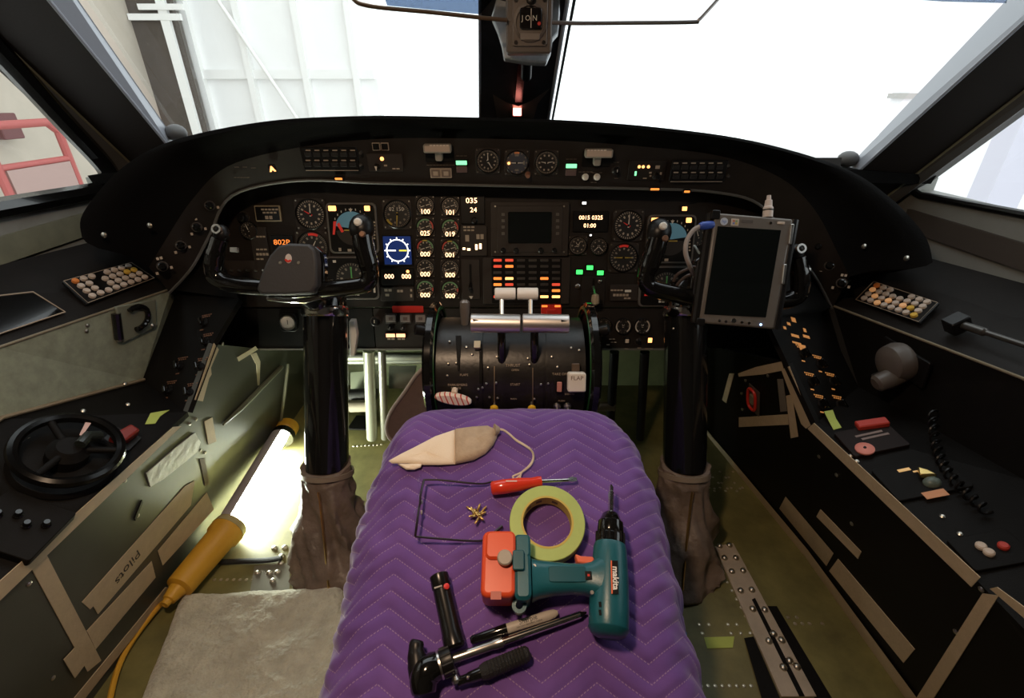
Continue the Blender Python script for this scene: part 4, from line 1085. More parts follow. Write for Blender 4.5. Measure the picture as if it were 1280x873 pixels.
part(t, 'foot_bar', MB().cyl(iv @ hy(438, 508, 1.30), iv @ hy(470, 507, 1.30), .02, seg=14), mat('foot_bar_cream', (.42, .36, .27), .6))
solo('floor_cutout_cover', MB().prism([(-.04, -.04), (.045, -.045), (.03, .035), (-.03, .04)], 0, .006), BLACK, 'black trapezoid cover plate on the floor by the pedals', 'cover', MX.Translation(hz(452, 529, .0)), bevel=.003)
t = thing('rudder_pedal_assembly', 'dark rudder pedal frame in the copilot footwell', 'pedals', MX.Translation((.36, 1.2, 0)))
iv = MX.Translation((-.36, -1.2, 0))
for px in (768, 806):
    a, b = hy(px, 440, 1.235), hz(px - 6, 548, .03)
    part(t, 'pedal_arm', MB().tube([iv @ a, iv @ ext(a, b, .5), iv @ b], .014, 12), SATINB)
part(t, 'torque_tube', MB().cyl(iv @ hy(740, 508, 1.25), iv @ hy(768, 508, 1.25), .016), mat('tube_dull', (.25, .2, .13), .4, .6))

# ================================================================== SIDE CONSOLES AND LOWER WALLS
def quad_mb(polys, th=.012):
    mb = MB()
    for poly in polys:
        p = [V(q) for q in poly]
        n = (p[1] - p[0]).cross(p[2] - p[0]).normalized()
        if n.dot(CAM - p[0]) < 0: n = -n
        mb.loft([p, [q - n * th for q in p]])
    return mb
A0, A1, B1, C1, T1 = (-.75, -.7, .42), (-.738, .45, .42), (-.718, .87, .42), (-.71, 1.0, .52), (-.735, 1.2, .56)
K0, K1, K2, K3 = (-.9, -.7, .54), (-.9, .685, .538), (-.89, .98, .50), (-.86, 1.16, .60)
S0, S1, S2, O0, O1 = (-.92, -.7, .66), (-.9, .743, .65), (-.85, 1.12, .612), (-1.065, -.7, .745), (-1.0, 1.22, .725)
A0r, A1r, B1r, C1r, T1r = (.69, -.7, .42), (.675, .45, .42), (.649, .8275, .42), (.66, .993, .4716), (.70, 1.2, .52)
K0r, K1r, K2r, K3r = (.86, -.7, .50), (.85, .6, .478), (.83, .97, .47), (.82, 1.13, .55)
S0r, S1r, S2r, O0r, O1r = (.87, -.7, .65), (.85, .68, .625), (.80, 1.10, .575), (1.065, -.7, .72), (.98, 1.22, .69)

def px_on(plane, y, z):   # x of the plane at given y, z
    n = plane.n; return plane.p.x - (n.y * (y - plane.p.y) + n.z * (z - plane.p.z)) / n.x
WL = plane3(A1, B1, (-.815, .537, 0)); WL2 = plane3(B1, (px_on(WL, .87, 0), .87, 0), (-.79, 1.31, 0))
WR = plane3(A1r, B1r, (.769, .537, 0)); WR2 = plane3(B1r, (px_on(WR, .8275, 0), .8275, 0), (.665, 1.379, 0))
C1 = tuple(WL2.hit(266, 430)); C1r = tuple(WR2.hit(985, 455))
SLL = plane3(B1, C1, K3); SLR = plane3(B1r, C1r, K3r)
def pz_on(plane, x, y):
    n = plane.n; return plane.p.z - (n.x * (x - plane.p.x) + n.y * (y - plane.p.y)) / n.z
K2 = (K2[0], K2[1], pz_on(SLL, K2[0], K2[1])); K2r = (K2r[0], K2r[1], pz_on(SLR, K2r[0], K2r[1]))
T1 = tuple(SLL.hit(299, 374)); T1r = tuple(SLR.hit(958, 398))
def console(side, A0, A1, B1, C1, T1, K0, K1, K2, K3, S0, S1, S2, O0, O1, greenm, wallm):
    who = CAPTAIN if side < 0 else COP
    nm = 'left' if side < 0 else 'right'
    c = thing('side_console', 'long dark side console along the %s wall' % who, 'console', MX.Translation((side * .8, .6, 0)))
    iv = MX.Translation((-side * .8, -.6, 0))
    def Q(polys): return quad_mb([[iv @ V(p) for p in poly] for poly in polys])
    def Q(polys, th=.012):
        mb = quad_mb(polys, th); mb.v = [iv @ p for p in mb.v]; return mb
    part(c, 'lower_top', Q([[A0, A1, K1, K0], [A1, B1, K2, K1]]), BLACK, bevel=0)
    part(c, 'sloping_panel', Q([[B1, C1, K3, K2], [C1, T1, K3]]), BLACK)
    part(c, 'riser', Q([[K0, K1, S1, S0], [K1, K2, S1], [S1, K2, S2], [K2, K3, (S2[0], S2[1] + .03, S2[2]), S2]]), greenm, 'grey-green riser panel' if side < 0 else 'black riser panel')
    part(c, 'upper_shelf', Q([[S0, S1, (O0[0], S1[1], O0[2]), O0], [S1, S2, O1, (O0[0], S1[1], O0[2])]]), mat('shelf_black_brown', (.011, .0088, .0075), .55, spec=.2, bump=.15, bscale=500, var=.2, vscale=25))
    part(c, 'shelf_edge', MB().tube([iv @ (V(p) + V((0, 0, .001))) for p in (S0, S1, S2)], .0028, 8), mat('edge_worn', (.30, .25, .17), .35, .4))
    part(c, 'filler', Q([[S2, O1, (O1[0], O1[1], .3), (K3[0], 1.22, .3)], [S2, K3, T1, (side * .78, 1.22, .75)]]), BLACK)
    return c, iv
conL, ivL = console(-1, A0, A1, B1, C1, T1, K0, K1, K2, K3, S0, S1, S2, O0, O1, GREENP, WALLGR)
conR, ivR = console(1, A0r, A1r, B1r, C1r, T1r, K0r, K1r, K2r, K3r, S0r, S1r, S2r, O0r, O1r, BLACK, WALLSH)

def lower_wall(name, A0, A1, B1, C1, T1, W1, W2, m_, side):
    who = CAPTAIN if side < 0 else COP
    wl = struct(name, quad_mb([[A0, A1, (px_on(W1, .45, 0), .45, 0), (px_on(W1, -.7, 0), -.7, 0)], [A1, B1, (px_on(W1, B1[1], 0), B1[1], 0), (px_on(W1, .45, 0), .45, 0)]], .01), m_, label='%s footwell wall panel patched with tape' % who)
    part(wl, 'forward_panel', quad_mb([[B1, C1, (px_on(W2, C1[1], 0), C1[1], 0), (px_on(W2, B1[1], 0), B1[1], 0)],
                                       [C1, (px_on(W2, 1.195, .402), 1.195, .402), (px_on(W2, 1.195, 0), 1.195, 0), (px_on(W2, C1[1], 0), C1[1], 0)],
                                       [(px_on(W2, 1.195, .402), 1.195, .402), (px_on(W2, 1.62, .402), 1.62, .402), (px_on(W2, 1.62, 0), 1.62, 0), (px_on(W2, 1.195, 0), 1.195, 0)]], .01), m_)
    return wl
wallL = lower_wall('baseboard_left', A0, A1, B1, C1, T1, WL, WL2, WALLGR, -1)
wallR = lower_wall('baseboard_right', A0r, A1r, B1r, C1r, T1r, WR, WR2, WALLSH, 1)

def strip(label, plane, poly, mm=TAPE, th=.0012, off=.0008, group=None, name='tape_strip', cat='tape', ripple=False):
    cx = sum(p[0] for p in poly) / len(poly); cy = sum(p[1] for p in poly) / len(poly)
    m = plane.mtx(cx, cy, off)
    pts = [m.inverted() @ plane.hit(x, y, off) for x, y in poly]
    return solo(name, MB().prism([(p.x, p.y) for p in pts], 0, th), mm, label, cat, m, group)
def strip2(label, pieces, mm=TAPE, th=.0012, off=.0008, group=None, name='tape_strip', cat='tape'):
    """one strip of tape that turns the corner between two wall planes"""
    o = pieces[0][0].hit(*pieces[0][1][0], off); mb = MB()
    for plane, poly in pieces:
        mb.loft([[plane.hit(x, y, off + k) - o for x, y in poly] for k in (0, th)])
    return solo(name, mb, mm, label, cat, MX.Translation(o), group)
g = 'tan tape strips on the captain footwell wall'
strip('steep tan tape strip joining the console edge tape, captain side wall', WL, [(36, 706), (56, 691), (126, 826), (109, 840)], group=g)
tp = strip('long tan tape strip handwritten Pilots, captain side wall', WL, [(102, 753), (112, 762), (116, 758), (122, 768), (238, 632), (243, 601), (231, 608)], group=g)
inkm = mat('marker_ink', (.02, .018, .015), .5)
tm = WL.mtx(157, 712, .0026, math.radians(0))
d1 = (WL.hit(178, 690) - WL.hit(140, 735)); ang = math.atan2(d1.dot(WL.w), d1.dot(WL.u))
text(tp, 'Pilots', .030, inkm, (0, 0, 0), name='handwriting', extra=PLACE[tp.name].inverted() @ WL.mtx(160, 709, .0024) @ MX.Rotation(ang + PI, 4, 'Z') @ MX.Rotation(.16, 4, 'Z') @ MX.Shear('XY', 4, (.25, 0)))
strip('tan tape strip meeting the steep strip at its foot, captain side wall', WL, [(108, 789), (189, 702), (194, 722), (119, 812)], group=g)
strip('tan tape strip by the yellow lamp handle, captain side wall', WL, [(197, 689), (258, 616), (267, 637), (203, 707)], group=g)
strip('short tan tape tab at the foot of the steep strip', WL, [(79, 825), (93, 810), (106, 831), (93, 848)], off=.0022, group=g)
strip('narrow tan tape strip along the floor line, captain side wall', WL, [(92, 873), (106, 873), (214, 736), (207, 734)], group=g)
strip('crinkled silver duct tape patch, captain side wall', WL, [(182, 592), (187, 609), (205, 598), (246, 565), (250, 553), (243, 541), (222, 557)], mat('duct_tape_silver', (.42, .42, .40), .35, .2, bump=.9, bscale=45, var=.2, vscale=60), th=.002)
strip('short upright tan tape tab, captain side wall', WL2, [(255, 527), (265, 522), (270, 552), (260, 556)], group=g)
strip('brown peeling tape scrap on the captain side wall seam', WL2, [(249, 574), (255, 573), (262, 605), (256, 608)], mat('tape_scrap_brown', (.15, .12, .09), .8))
strip('tan tape along the sloping console edge, captain side', WL2, [(243, 500), (253, 502), (261, 473), (264, 468), (263, 460), (273, 437), (267, 429)], off=.003, group='tan tape along the console edges')
strip('long tan tape along the console edge, captain side', WL, [(-60, 779), (-30, 779), (226, 533), (216, 534)], off=.003, group='tan tape along the console edges')
TAPEY = mat('pale_tape', (.55, .5, .34), .7)
strip('pale tape piece high in the captain footwell beside the panel edge', WL2, [(296, 447), (319, 433), (322, 437), (298, 452)], TAPEY)
strip('thin curling pale tape tail high in the captain footwell', WL2, [(313, 443), (320, 441), (325, 452), (324, 482), (322, 482), (320, 456)], TAPEY)
g = 'tan tape strips on the copilot footwell wall'
strip('tan tape along the sloping console edge, copilot side', WR2, [(977, 462), (987, 458), (1016, 530), (1008, 536), (1002, 530)], group='tan tape along the console edges')
strip('short tan tape strip crossing below the sloping edge, copilot side', WR2, [(983, 495), (990, 493), (998, 546), (989, 548)], off=.0025, group=g)
strip('tan tape strip above the red latch, copilot side', WR2, [(923, 467), (945, 459), (977, 452), (980, 463), (955, 468), (924, 471)], group=g)
strip('short slanting tan tape strip beside the copilot column', WR2, [(903, 500), (912, 467), (918, 467), (908, 504)], group=g)
strip('level tan tape strip below the red latch, copilot side', WR2, [(924, 522), (985, 518), (986, 531), (924, 534)], group=g)
strip('grey tape strip beside the red latch, copilot side', WR2, [(972, 474), (979, 474), (984, 514), (976, 515)], mat('tape_greyish', (.18, .16, .13), .7), group=g)
strip2('wide tan tape strip in the middle of the copilot side wall', [(WR2, [(974, 636), (982, 621), (1010.5, 654.7), (1009, 679)]), (WR, [(1009, 679), (1010.5, 654.7), (1042, 692), (1033, 708)])], group=g)
strip('narrow short tan tape strip on the copilot side wall', WR, [(1021, 646), (1026, 637), (1077, 690), (1073, 699)], group=g)
strip('long wide tan tape strip low on the copilot side wall', WR, [(1037, 714), (1048, 699), (1144, 812), (1130, 829)], group=g)
strip2('long tan tape along the floor line, copilot side wall', [(WR2, [(864, 526), (873, 525), (1009, 687), (1001, 697)]), (WR, [(1001, 697), (1009, 687), (1146, 873), (1128, 873)])], off=.003, group=g)
strip('long tan tape along the console edge, copilot side', WR, [(1010, 536), (1018, 529), (1226, 722), (1215, 734)], off=.003, group='tan tape along the console edges')
strip('broad steep tan tape strip near the copilot console edge', WR, [(1229, 742), (1249, 745), (1200, 823), (1168, 873), (1146, 873)], group=g)
strip('tan tape running aft from the broad steep strip, copilot side', WR, [(1238, 736), (1247, 734), (1330, 795), (1330, 815)], off=.0022, group=g)
# screws on the lower walls
sm = MB().lathe([(.0042, 0), (.0042, .0015), (.002, .003)], 10).mesh('screw')
for pl_, pts, wo in ((WL, [(156, 601), (172, 645), (36, 730), (66, 848)], wallL), (WL2, [(237, 530), (245, 524), (250, 563), (256, 566), (278, 430)], wallL),
                     (WR, [(987, 575), (1024, 571), (1046, 594), (981, 620), (1227, 737), (1065, 655), (1195, 790)], wallR), (WR2, [(932, 476), (960, 470), (927, 492), (928, 512)], wallR)):
    for px, py in pts:
        link('screw', sm, wo, pl_.mtx(px, py, .0005), BRASS)
# grab hole and dark marks on the captain wall
part(wallL, 'latch_mark', MB().prism([(-.02, -.003), (.015, -.003), (.02, .003), (-.015, .003)], 0, .003), SATINB, m=WL.mtx(172, 638, .0005, .75))
part(wallL, 'ridge', MB().tube([WL2.hit(279, 531, .004), WL2.hit(300, 512, .006), WL2.hit(352, 459, .006)], [.003, .007, .007], 8), mat('ridge_pale_green', (.13, .14, .10), .35))
part(wallL, 'cable', MB().tube(smooth3([WL2.hit(360, 455, .012), WL2.hit(356, 490, .012), WL2.hit(352, 520, .012), WL2.hit(350, 545, .014)], 4), .005, 8), mat('cable_olive', (.12, .12, .08), .5))
# red latch on the copilot forward wall
t = thing('latch_handle', 'red ring-shaped latch in the copilot footwell wall', 'latch', WR2.mtx(942, 499, .001)); s = WR2.mpp(942, 499)
part(t, 'recess_plate', MB().rbox((2 * s, 0, .001), (22 * s, 38 * s, .002), .002, .0005), mat('recess_brown', (.08, .065, .055), .5))
rr = []
for k in range(33):
    a = 2 * PI * k / 32
    rr.append((8 * s * math.copysign(abs(math.cos(a)) ** .6, math.cos(a)), 15 * s * math.copysign(abs(math.sin(a)) ** .7, math.sin(a)), .006))
part(t, 'ring', MB().tube(rr, 1.8 * s, 8), RED); part(t, 'catch', MB().rbox((0, 0, .005), (7 * s, 14 * s, .006), .003, .001), mat('catch_tan', (.35, .30, .22), .4, .4))

# ---- captain shelf: keypad, recess, ashtray-like holder
SHL = plane3(S1, S2, O1); SHR = plane3(S1r, S2r, O1r)
def keypad(label, plane, quad, special, skip):
    cx = sum(q[0] for q in quad) / 4; cy = sum(q[1] for q in quad) / 4
    t = thing('keypad', label, 'keypad', plane.mtx(cx, cy, .0))
    P_ = [lp(t, plane, *q) for q in quad]
    part(t, 'base', MB().prism([(p.x * 1.12, p.y * 1.16) for p in P_], .0, .007), SATINB, bevel=.002)
    part(t, 'outline', MB().tube([V((p.x * 1.08, p.y * 1.11, .007)) for p in P_ + [P_[0]]], .0008, 6), CAPT)
    for r_ in range(4):
        for c in range(8):
            if (r_, c) in skip: continue
            f, g_ = (c + .5) / 8, (r_ + .5) / 4
            p = (P_[0] * (1 - f) + P_[1] * f) * (1 - g_) + (P_[3] * (1 - f) + P_[2] * f) * g_
            part(t, 'key', MB().lathe([(.0066, .006), (.0066, .0115), (.0055, .013)], 14, MX.Translation((p.x, p.y, 0))), special.get((r_, c), mat('key_cream', (.60, .50, .42), .5)))
    return t
KO = mat('key_orange', (.75, .24, .05), .5); KY = mat('key_yellow', (.72, .45, .06), .5)
KG = mat('key_warm_glint', (.8, .50, .28), .5, emit=.2, ecol=(1, .45, .15))  # weak glow painted in as the warm glint on some keys
keypad('keypad of round cream keys on the captain shelf', SHL, [(84, 354), (160, 333), (187, 351), (112, 379)], {(0, 0): KO, (1, 6): KY, (1, 7): KY}, {(0, 3), (1, 2), (2, 2)})
keypad('keypad of round cream keys, some with painted warm glints, on the copilot shelf', SHR, [(1096, 357), (1168, 381), (1146, 403), (1075, 378)], {(0, 0): KO, (1, 0): KG, (2, 1): KG, (3, 2): KG, (2, 3): KG, (2, 5): KG, (2, 6): KY, (3, 7): KY}, {(0, 3), (0, 4)})
t = thing('map_recess', 'shallow black recess in the captain shelf', 'recess', SHL.mtx(25, 388, .0))
pr = [lp(t, SHL, *q) for q in ((-40, 375), (41, 366), (81, 391), (-20, 425))]
part(t, 'floor_plate', MB().prism([(p.x, p.y) for p in pr], 0, .0015), GLOSSB); part(t, 'edge_line', MB().tube([V((p.x, p.y, .002)) for p in pr + [pr[0]]], .0015, 6), CAPT)
GRN = plane3(S1, S2, K2)
t = thing('cup_holder', 'black hinged cup holder on the grey-green captain riser', 'holder', GRN.mtx(166, 398, .003)); 
pr = [lp(t, GRN, *q) for q in ((140, 383), (191, 374), (192, 408), (150, 428))]
part(t, 'back_plate', MB().prism([(p.x, p.y) for p in pr], 0, .006), mat('holder_green', (.20, .215, .165), .4), bevel=.002)
a, b = lp(t, GRN, 145, 392, .006), lp(t, GRN, 149, 424, .006)
part(t, 'hinge_bar', MB().tube([a, b], .009, 10), GLOSSB)
c0 = lp(t, GRN, 168, 397, .008)
part(t, 'ring', MB().tube([(c0.x + .030 * math.cos(k / 14 * PI * 1.25 - 1.9), c0.y + .026 * math.sin(k / 14 * PI * 1.25 - 1.9), .012) for k in range(15)], .006, 10), GLOSSB)
part(t, 'pivot', MB().sphere(lp(t, GRN, 190, 407, .008), .006, 10, 6), STEEL); part(t, 'pivot', MB().sphere(lp(t, GRN, 149, 425, .008), .006, 10, 6), STEEL)
for px, py in ((109, 407), (108, 414)):
    link('screw', sm, conL, MX.Translation((.8, -.6, 0)) @ GRN.mtx(px, py, .0005), BRASS)
# long bead under the green riser
part(conL, 'riser_bead', MB().tube([ivL @ (V(p) + V((.006, 0, .004))) for p in (K0, K1, K2)], .004, 6), mat('bead_tan', (.26, .21, .14), .5))
# ---- sloping switch panels
def slope_knobs(plane, pts, who, capm, con):
    for i, (px, py) in enumerate(pts):
        m = plane.mtx(px, py, .001)
        t = thing('selector_knob', 'black bar knob with %s captions on the sloping console panel, %s' % ('glowing orange' if capm is CAPTG else 'faint', who), 'knob', m, None, con)
        part(t, 'skirt', MB().lathe([(.011, 0), (.010, .004)], 14), SATINB)
        part(t, 'bar', MB().rbox((0, 0, .010), (.007, .022, .012), .003, .001), GLOSSB, m=MX.Rotation(.5, 4, 'Z'))
        mb = MB()
        rnd = random.Random(i * 3 + 1)
        for r_, n_ in ((.021, 5), (.0165, 4)):
            for k in range(n_):
                mb.box(((k - (n_ - 1) / 2) * .0068, r_, .0006), (.005 * rnd.uniform(.7, 1.15), .0026, .0005))
        mb.box((-.004, -.018, .0006), (.011, .003, .0005))
        o = part(t, 'captions', mb, capm); o['kind'] = 'stuff'
CAPTD = mat('caption_dim_copper', (.20, .10, .06), .6)
slope_knobs(SLL, [(256, 404), (258, 428), (226, 458), (251, 459), (212, 488), (238, 491)], CAPTAIN, CAPTD, conL)
slope_knobs(SLR, [(1003, 443), (1024, 456), (1014, 478), (1040, 478), (1026, 506), (1049, 507)], COP, CAPTG, conR)
mo = MB()
iS = MX.Translation((-.8, -.6, 0))
for (px, py, w_, h_) in ((992, 400, 8, 5), (986, 405, 6, 3), (981, 410, 5, 3), (1006, 413, 5, 4), (994, 420, 14, 3), (1008, 421, 12, 3), (996, 429, 16, 2), (1003, 433, 12, 3), (1003, 437, 9, 2)):
    p = SLR.mtx(px, py, .0015); s = SLR.mpp(px, py)
    mb = MB().box((0, 0, 0), (w_ * s, h_ * s * 1.3, .0004)); mo.add([iS @ p @ q for q in mb.v], mb.f)
o = part(conR, 'lit_captions', mo, CAPTG); o['kind'] = 'stuff'

# ---- captain lower console: tiller wheel, red knob, scraps
LCL = plane3(A1, B1, K1); LCR = plane3(A1r, B1r, K1r)
t = thing('nose_wheel_tiller', 'black steering tiller wheel lying on the captain side console', 'wheel', LCL.mtx(84, 570, .024)); s = LCL.mpp(84, 570)
part(t, 'rim', MB().ringlathe([(.070 + .009 * math.cos(k * PI / 4), .02 + .009 * math.sin(k * PI / 4)) for k in range(9)], 40), mat('tiller_black', (.004, .004, .004), .2, spec=.3))
part(t, 'hub', MB().lathe([(.03, -.02), (.03, .015), (.018, .028)], 24), BLACK)
for k in range(3):
    a = k * 2 * PI / 3 + .5; part(t, 'spoke', MB().cyl((.02 * math.cos(a), .02 * math.sin(a), .018), (.068 * math.cos(a), .068 * math.sin(a), .02), .006), BLACK)
part(t, 'pedestal', MB().lathe([(.075, -.02), (.070, -.012), (.035, -.008)], 32), BLACK)
part(t, 'pink_tag', MB().loft([[lp(t, LCL, *q, z + .02) for q in ((99, 544), (103, 545), (114, 529), (107, 528))] for z in (.040, .0415)]), mat('tag_pink', (.62, .42, .38), .6), 'pale pink tag')
part(t, 'handle_arm', MB().tube([lp(t, LCL, 100, 556, .06), lp(t, LCL, 110, 545, .06), lp(t, LCL, 124, 545, .05)], .009, 10), mat('arm_green_black', (.02, .025, .022), .3))
t = thing('red_guard_switch', 'dull red guarded switch on the captain side console', 'switch', LCL.mtx(152, 551, .0))
part(t, 'base', MB().rbox((0, 0, .003), (.05, .04, .006), .004, .001), SATINB)
part(t, 'guard', MB().prism([(-.015, -.02), (.012, -.017), (.017, .02), (-.004, .024)], .006, .026), mat('guard_dark_red', (.22, .022, .015), .45), bevel=.004)
strip('olive green tape scrap on the captain side console', LCL, [(181, 531), (188, 517), (212, 513), (200, 521), (194, 530)], GTAPE, name='tape_scrap')
t = thing('radio_control_unit', 'black control box at the aft end of the captain side console', 'panel', LCL.mtx(22, 662, .0))
part(t, 'face', MB().rbox((0, 0, .008), (.10, .09, .016), .004, .001), BLACK)
for k in range(4): part(t, 'knob', knobmb(.006, .012, (-.03 + .02 * k, .01 * (k % 2), .016)), GLOSSB)
for px, py in ((104, 514), (156, 480), (38, 550), (160, 506)):
    link('screw', sm, conL, MX.Translation((.8, -.6, 0)) @ LCL.mtx(px, py, .0005), BOLT)
# ---- copilot lower console
strip('bright green tape scrap on the copilot side console', LCR, [(1030, 515), (1041, 513), (1045, 524), (1052, 535), (1042, 538), (1036, 527)], GTAPE, name='tape_scrap')
t = thing('red_lettered_tag', 'red lettered plastic tag on the copilot side console', 'tag', LCR.mtx(1090, 530, .012)); s = LCR.mpp(1090, 530)
part(t, 'body', MB().rbox((0, 0, 0), (34 * s, 12 * s, .012), .003, .002), mat('tag_red', (.50, .045, .03), .5), m=MX.Rotation(-.12, 4, 'Z'))
t = thing('switch_unit', 'small switch unit with a pink round cap on the copilot side console', 'panel', LCR.mtx(1088, 552, .0))
part(t, 'face', MB().rbox((0, 0, .004), (.10, .07, .008), .004, .001), mat('unit_brown_black', (.014, .008, .007), .55, spec=.2))
for k, dy in enumerate((.012, .002)):
    part(t, 'legend_bar', MB().box((.004 + .006 * k, dy, .0085), (.05, .005, .0006)), mat('legend_pinkish', (.24, .18, .165), .6))
c = lp(t, LCR, 1081, 562, .008); part(t, 'pink_cap', MB().lathe([(.016, 0), (.016, .003), (.012, .005)], 20, MX.Translation(c)), mat('cap_pink', (.72, .25, .20), .5)); part(t, 'cap_post', MB().lathe([(.003, .005), (.002, .007)], 8, MX.Translation(c)), SATINB)
t = thing('oxygen_unit', 'small panel with a brass cup and glowing placard on the copilot side console', 'panel', LCR.mtx(1150, 600, .0))
part(t, 'face', MB().rbox((0, 0, .003), (.12, .075, .006), .006, .001), BLACK)
c = lp(t, LCR, 1165, 604, .006); part(t, 'dome', MB().sphere((c.x, c.y, c.z), .014, 16, 8, (1, .8, .8), 0, 1), mat('dome_teal_grey', (.12, .16, .14), .35)); 
part(t, 'brass_fin', MB().prism([(c.x - .012, c.y + .012), (c.x - .004, c.y + .03), (c.x + .006, c.y + .02), (c.x + .012, c.y + .006)], .008, .018), BRASS, bevel=.002)
c = lp(t, LCR, 1169, 618, .006); part(t, 'placard', MB().box((c.x, c.y, .0066), (.035, .014, .001)), mat('placard_copper_lit', (.5, .22, .1), .5, emit=.15))
c = lp(t, LCR, 1130, 588, .006); part(t, 'legend', MB().box((c.x, c.y, .0066), (.020, .006, .001)), mat('legend_amber_lit', (.8, .5, .2), .5, emit=.35)); part(t, 'legend', MB().box((c.x + .016, c.y - .008, .0066), (.012, .003, .001)), MATS['legend_amber_lit'])
t = thing('button_unit', 'button unit with two pale caps and one red cap on the copilot side console', 'panel', LCR.mtx(1238, 690, .0))
part(t, 'face', MB().rbox((0, 0, .003), (.085, .055, .006), .004, .001), BLACK)
for px, py, mm in ((1226, 684, 'key_cream'), (1236, 692, 'key_cream'), (1254, 684, 'tag_red')):
    c = lp(t, LCR, px, py, .006); part(t, 'cap', MB().lathe([(.007, 0), (.007, .004), (.005, .006)], 14, MX.Translation(c)), MATS[mm])
for px, py in ((1064, 570), (1071, 577), (1100, 598), (1200, 668), (1218, 700), (1178, 646)):
    link('screw', sm, conR, MX.Translation((-.8, -.6, 0)) @ LCR.mtx(px, py, .0005), BOLT)
# ---- copilot riser: oxygen regulator, hose, handle bar
RSR = plane3(K1r, K2r, S2r)
t = thing('oxygen_regulator', 'grey round oxygen mask regulator on the copilot riser', 'regulator', RSR.mtx(1128, 452, .002)); s = RSR.mpp(1128, 452)
part(t, 'body', MB().lathe([(.040, 0), (.042, .012), (.036, .03), (.022, .038)], 28), mat('regulator_grey', (.11, .095, .085), .4))
part(t, 'knob', MB().lathe([(.018, .0), (.02, .03), (.018, .05), (.012, .055)], 20, MX.Translation((.016, -.02, .01)) @ MX.Rotation(.3, 4, 'X')), MATS['regulator_grey'])
part(t, 'outlet', MB().cyl((-.03, -.045, .012), (-.045, -.062, .014), .005), STEEL)
part(t, 'bracket', MB().rbox((0, 0, -.002), (.12, .06, .006), .004, .001), SATINB)
pts = []
a, b = RSR.hit(1166, 515, .02), LCR.hit(1235, 640, .015)
for k in range(141):
    f = k / 140; c = ext(a, b, f) + V((-.02 * math.sin(f * PI), 0, -.015 * math.sin(f * PI)))
    pts.append(c + V((.008 * math.cos(k * 2 * PI / 10), 0, .008 * math.sin(k * 2 * PI / 10))))
solo('coiled_cord', MB().tube([p - a for p in pts], .0022, 5), SATINB, 'black coiled cord hanging down the copilot riser', 'cord', MX.Translation(a))
t = thing('hand_grip_bar', 'black rod with a square clamp lying on the copilot shelf', 'handle', SHR.mtx(1205, 408, .004)); 
a, b = lp(t, SHR, 1196, 404, .02), lp(t, SHR, 1330, 448, .02)
part(t, 'rod', MB().rod(a, b, [(0, .008), (.3, .008), (.32, .005), (1, .005)], 14), mat('rod_grey', (.10, .095, .09), .3, .6))
part(t, 'clamp', MB().rbox((a.x, a.y, a.z - .002), (.035, .03, .03), .004, .002), SATINB)

# ================================================================== PURPLE MOVING BLANKET
zprof = [(.10, .268), (.30, .348), (.50, .428), (.64, .484), (.70, .506), (.735, .511), (.765, .504), (.795, .480), (.825, .437), (.85, .385), (.865, .31)]
zt = catmull(zprof, 10)
def lin(tab, x):
    if x <= tab[0][0]: return tab[0][1]
    for (a, fa), (b, fb) in zip(tab, tab[1:]):
        if x <= b: return fa + (fb - fa) * (x - a) / (b - a)
    return tab[-1][1]
hwt = [(.10, .215), (.3, .20), (.45, .188), (.6, .186), (.7, .168), (.76, .145), (.80, .125), (.865, .09)]
def quilt(u, v):
    tri = abs(((u / .144) % 1.0) * 2 - 1) * .046
    ph = ((v + tri) / .0225) % 1.0
    return (4 * ph * (1 - ph)) ** .55
from mathutils import noise
def cross(y, a):
    """point on the blanket at forward distance y, arc position a from the centre line"""
    zc_ = lin(zt, y); hw = lin(hwt, y); s_ = 1 if a >= 0 else -1; a = abs(a); R = .075
    q = R * PI / 2 * .9
    if a < hw: x, z, ang = a, -.006 * (a / hw) ** 2, 0
    elif a < hw + q:
        th = (a - hw) / R; x, z, ang = hw + R * math.sin(th), -.006 - R * (1 - math.cos(th)), th
    else:
        th = .9 * PI / 2; e = a - hw - q
        x = hw + R * math.sin(th) + e * math.cos(th) ; z = -.006 - R * (1 - math.cos(th)) - e * math.sin(th); ang = th
        x += .012 * math.sin(y * 38 + s_) * min(1, e / .1)
    return V((s_ * x, y, zc_ + z)), V((s_ * math.sin(ang), 0, math.cos(ang)))
ys = []; y = .862
while y > .10:
    ys.append(y); y -= .0024 if y < .80 else .003
NA = 230; AM = .44
verts, uvs = [], []
vv = 0; prev = None
for i, y in enumerate(ys):
    c0 = V((0, y, lin(zt, y)))
    if prev is not None: vv += (c0 - prev).length
    prev = c0
    for k in range(NA + 1):
        a = (k / NA * 2 - 1) * AM
        p, n = cross(y, a)
        n = (n + V((0, -.37 if y < .72 else .3, 0)) * n.z).normalized()
        hgt = .0027 * quilt(a + .033, vv) + .004 * (noise.noise(V((a * 9, vv * 9, 1.3)))) + (.0065 * min(1, max(0, (abs(a) - .16) / .06)) * noise.noise(V((a * 22, vv * 42, 7.7)))) + .0018 * noise.noise(V((a * 28, vv * 24, 4.1)))
        q = p + n * (hgt - .003)
        q.z = max(q.z, .012)
        verts.append(q); uvs.append((a + .033, vv))
faces = []
W_ = NA + 1
for i in range(len(ys) - 1):
    for k in range(NA):
        faces.append((i * W_ + k, (i + 1) * W_ + k, (i + 1) * W_ + k + 1, i * W_ + k + 1))
me = bpy.data.meshes.new('moving_blanket'); me.from_pydata([tuple(p) for p in verts], [], faces)
ul = me.uv_layers.new(name='UVMap')
for lp_ in me.loops: ul.data[lp_.index].uv = uvs[lp_.vertex_index]
me.polygons.foreach_set('use_smooth', [True] * len(me.polygons)); me.update()
BM = bpy.data.materials.new('purple_quilted_cloth'); BM.use_nodes = True
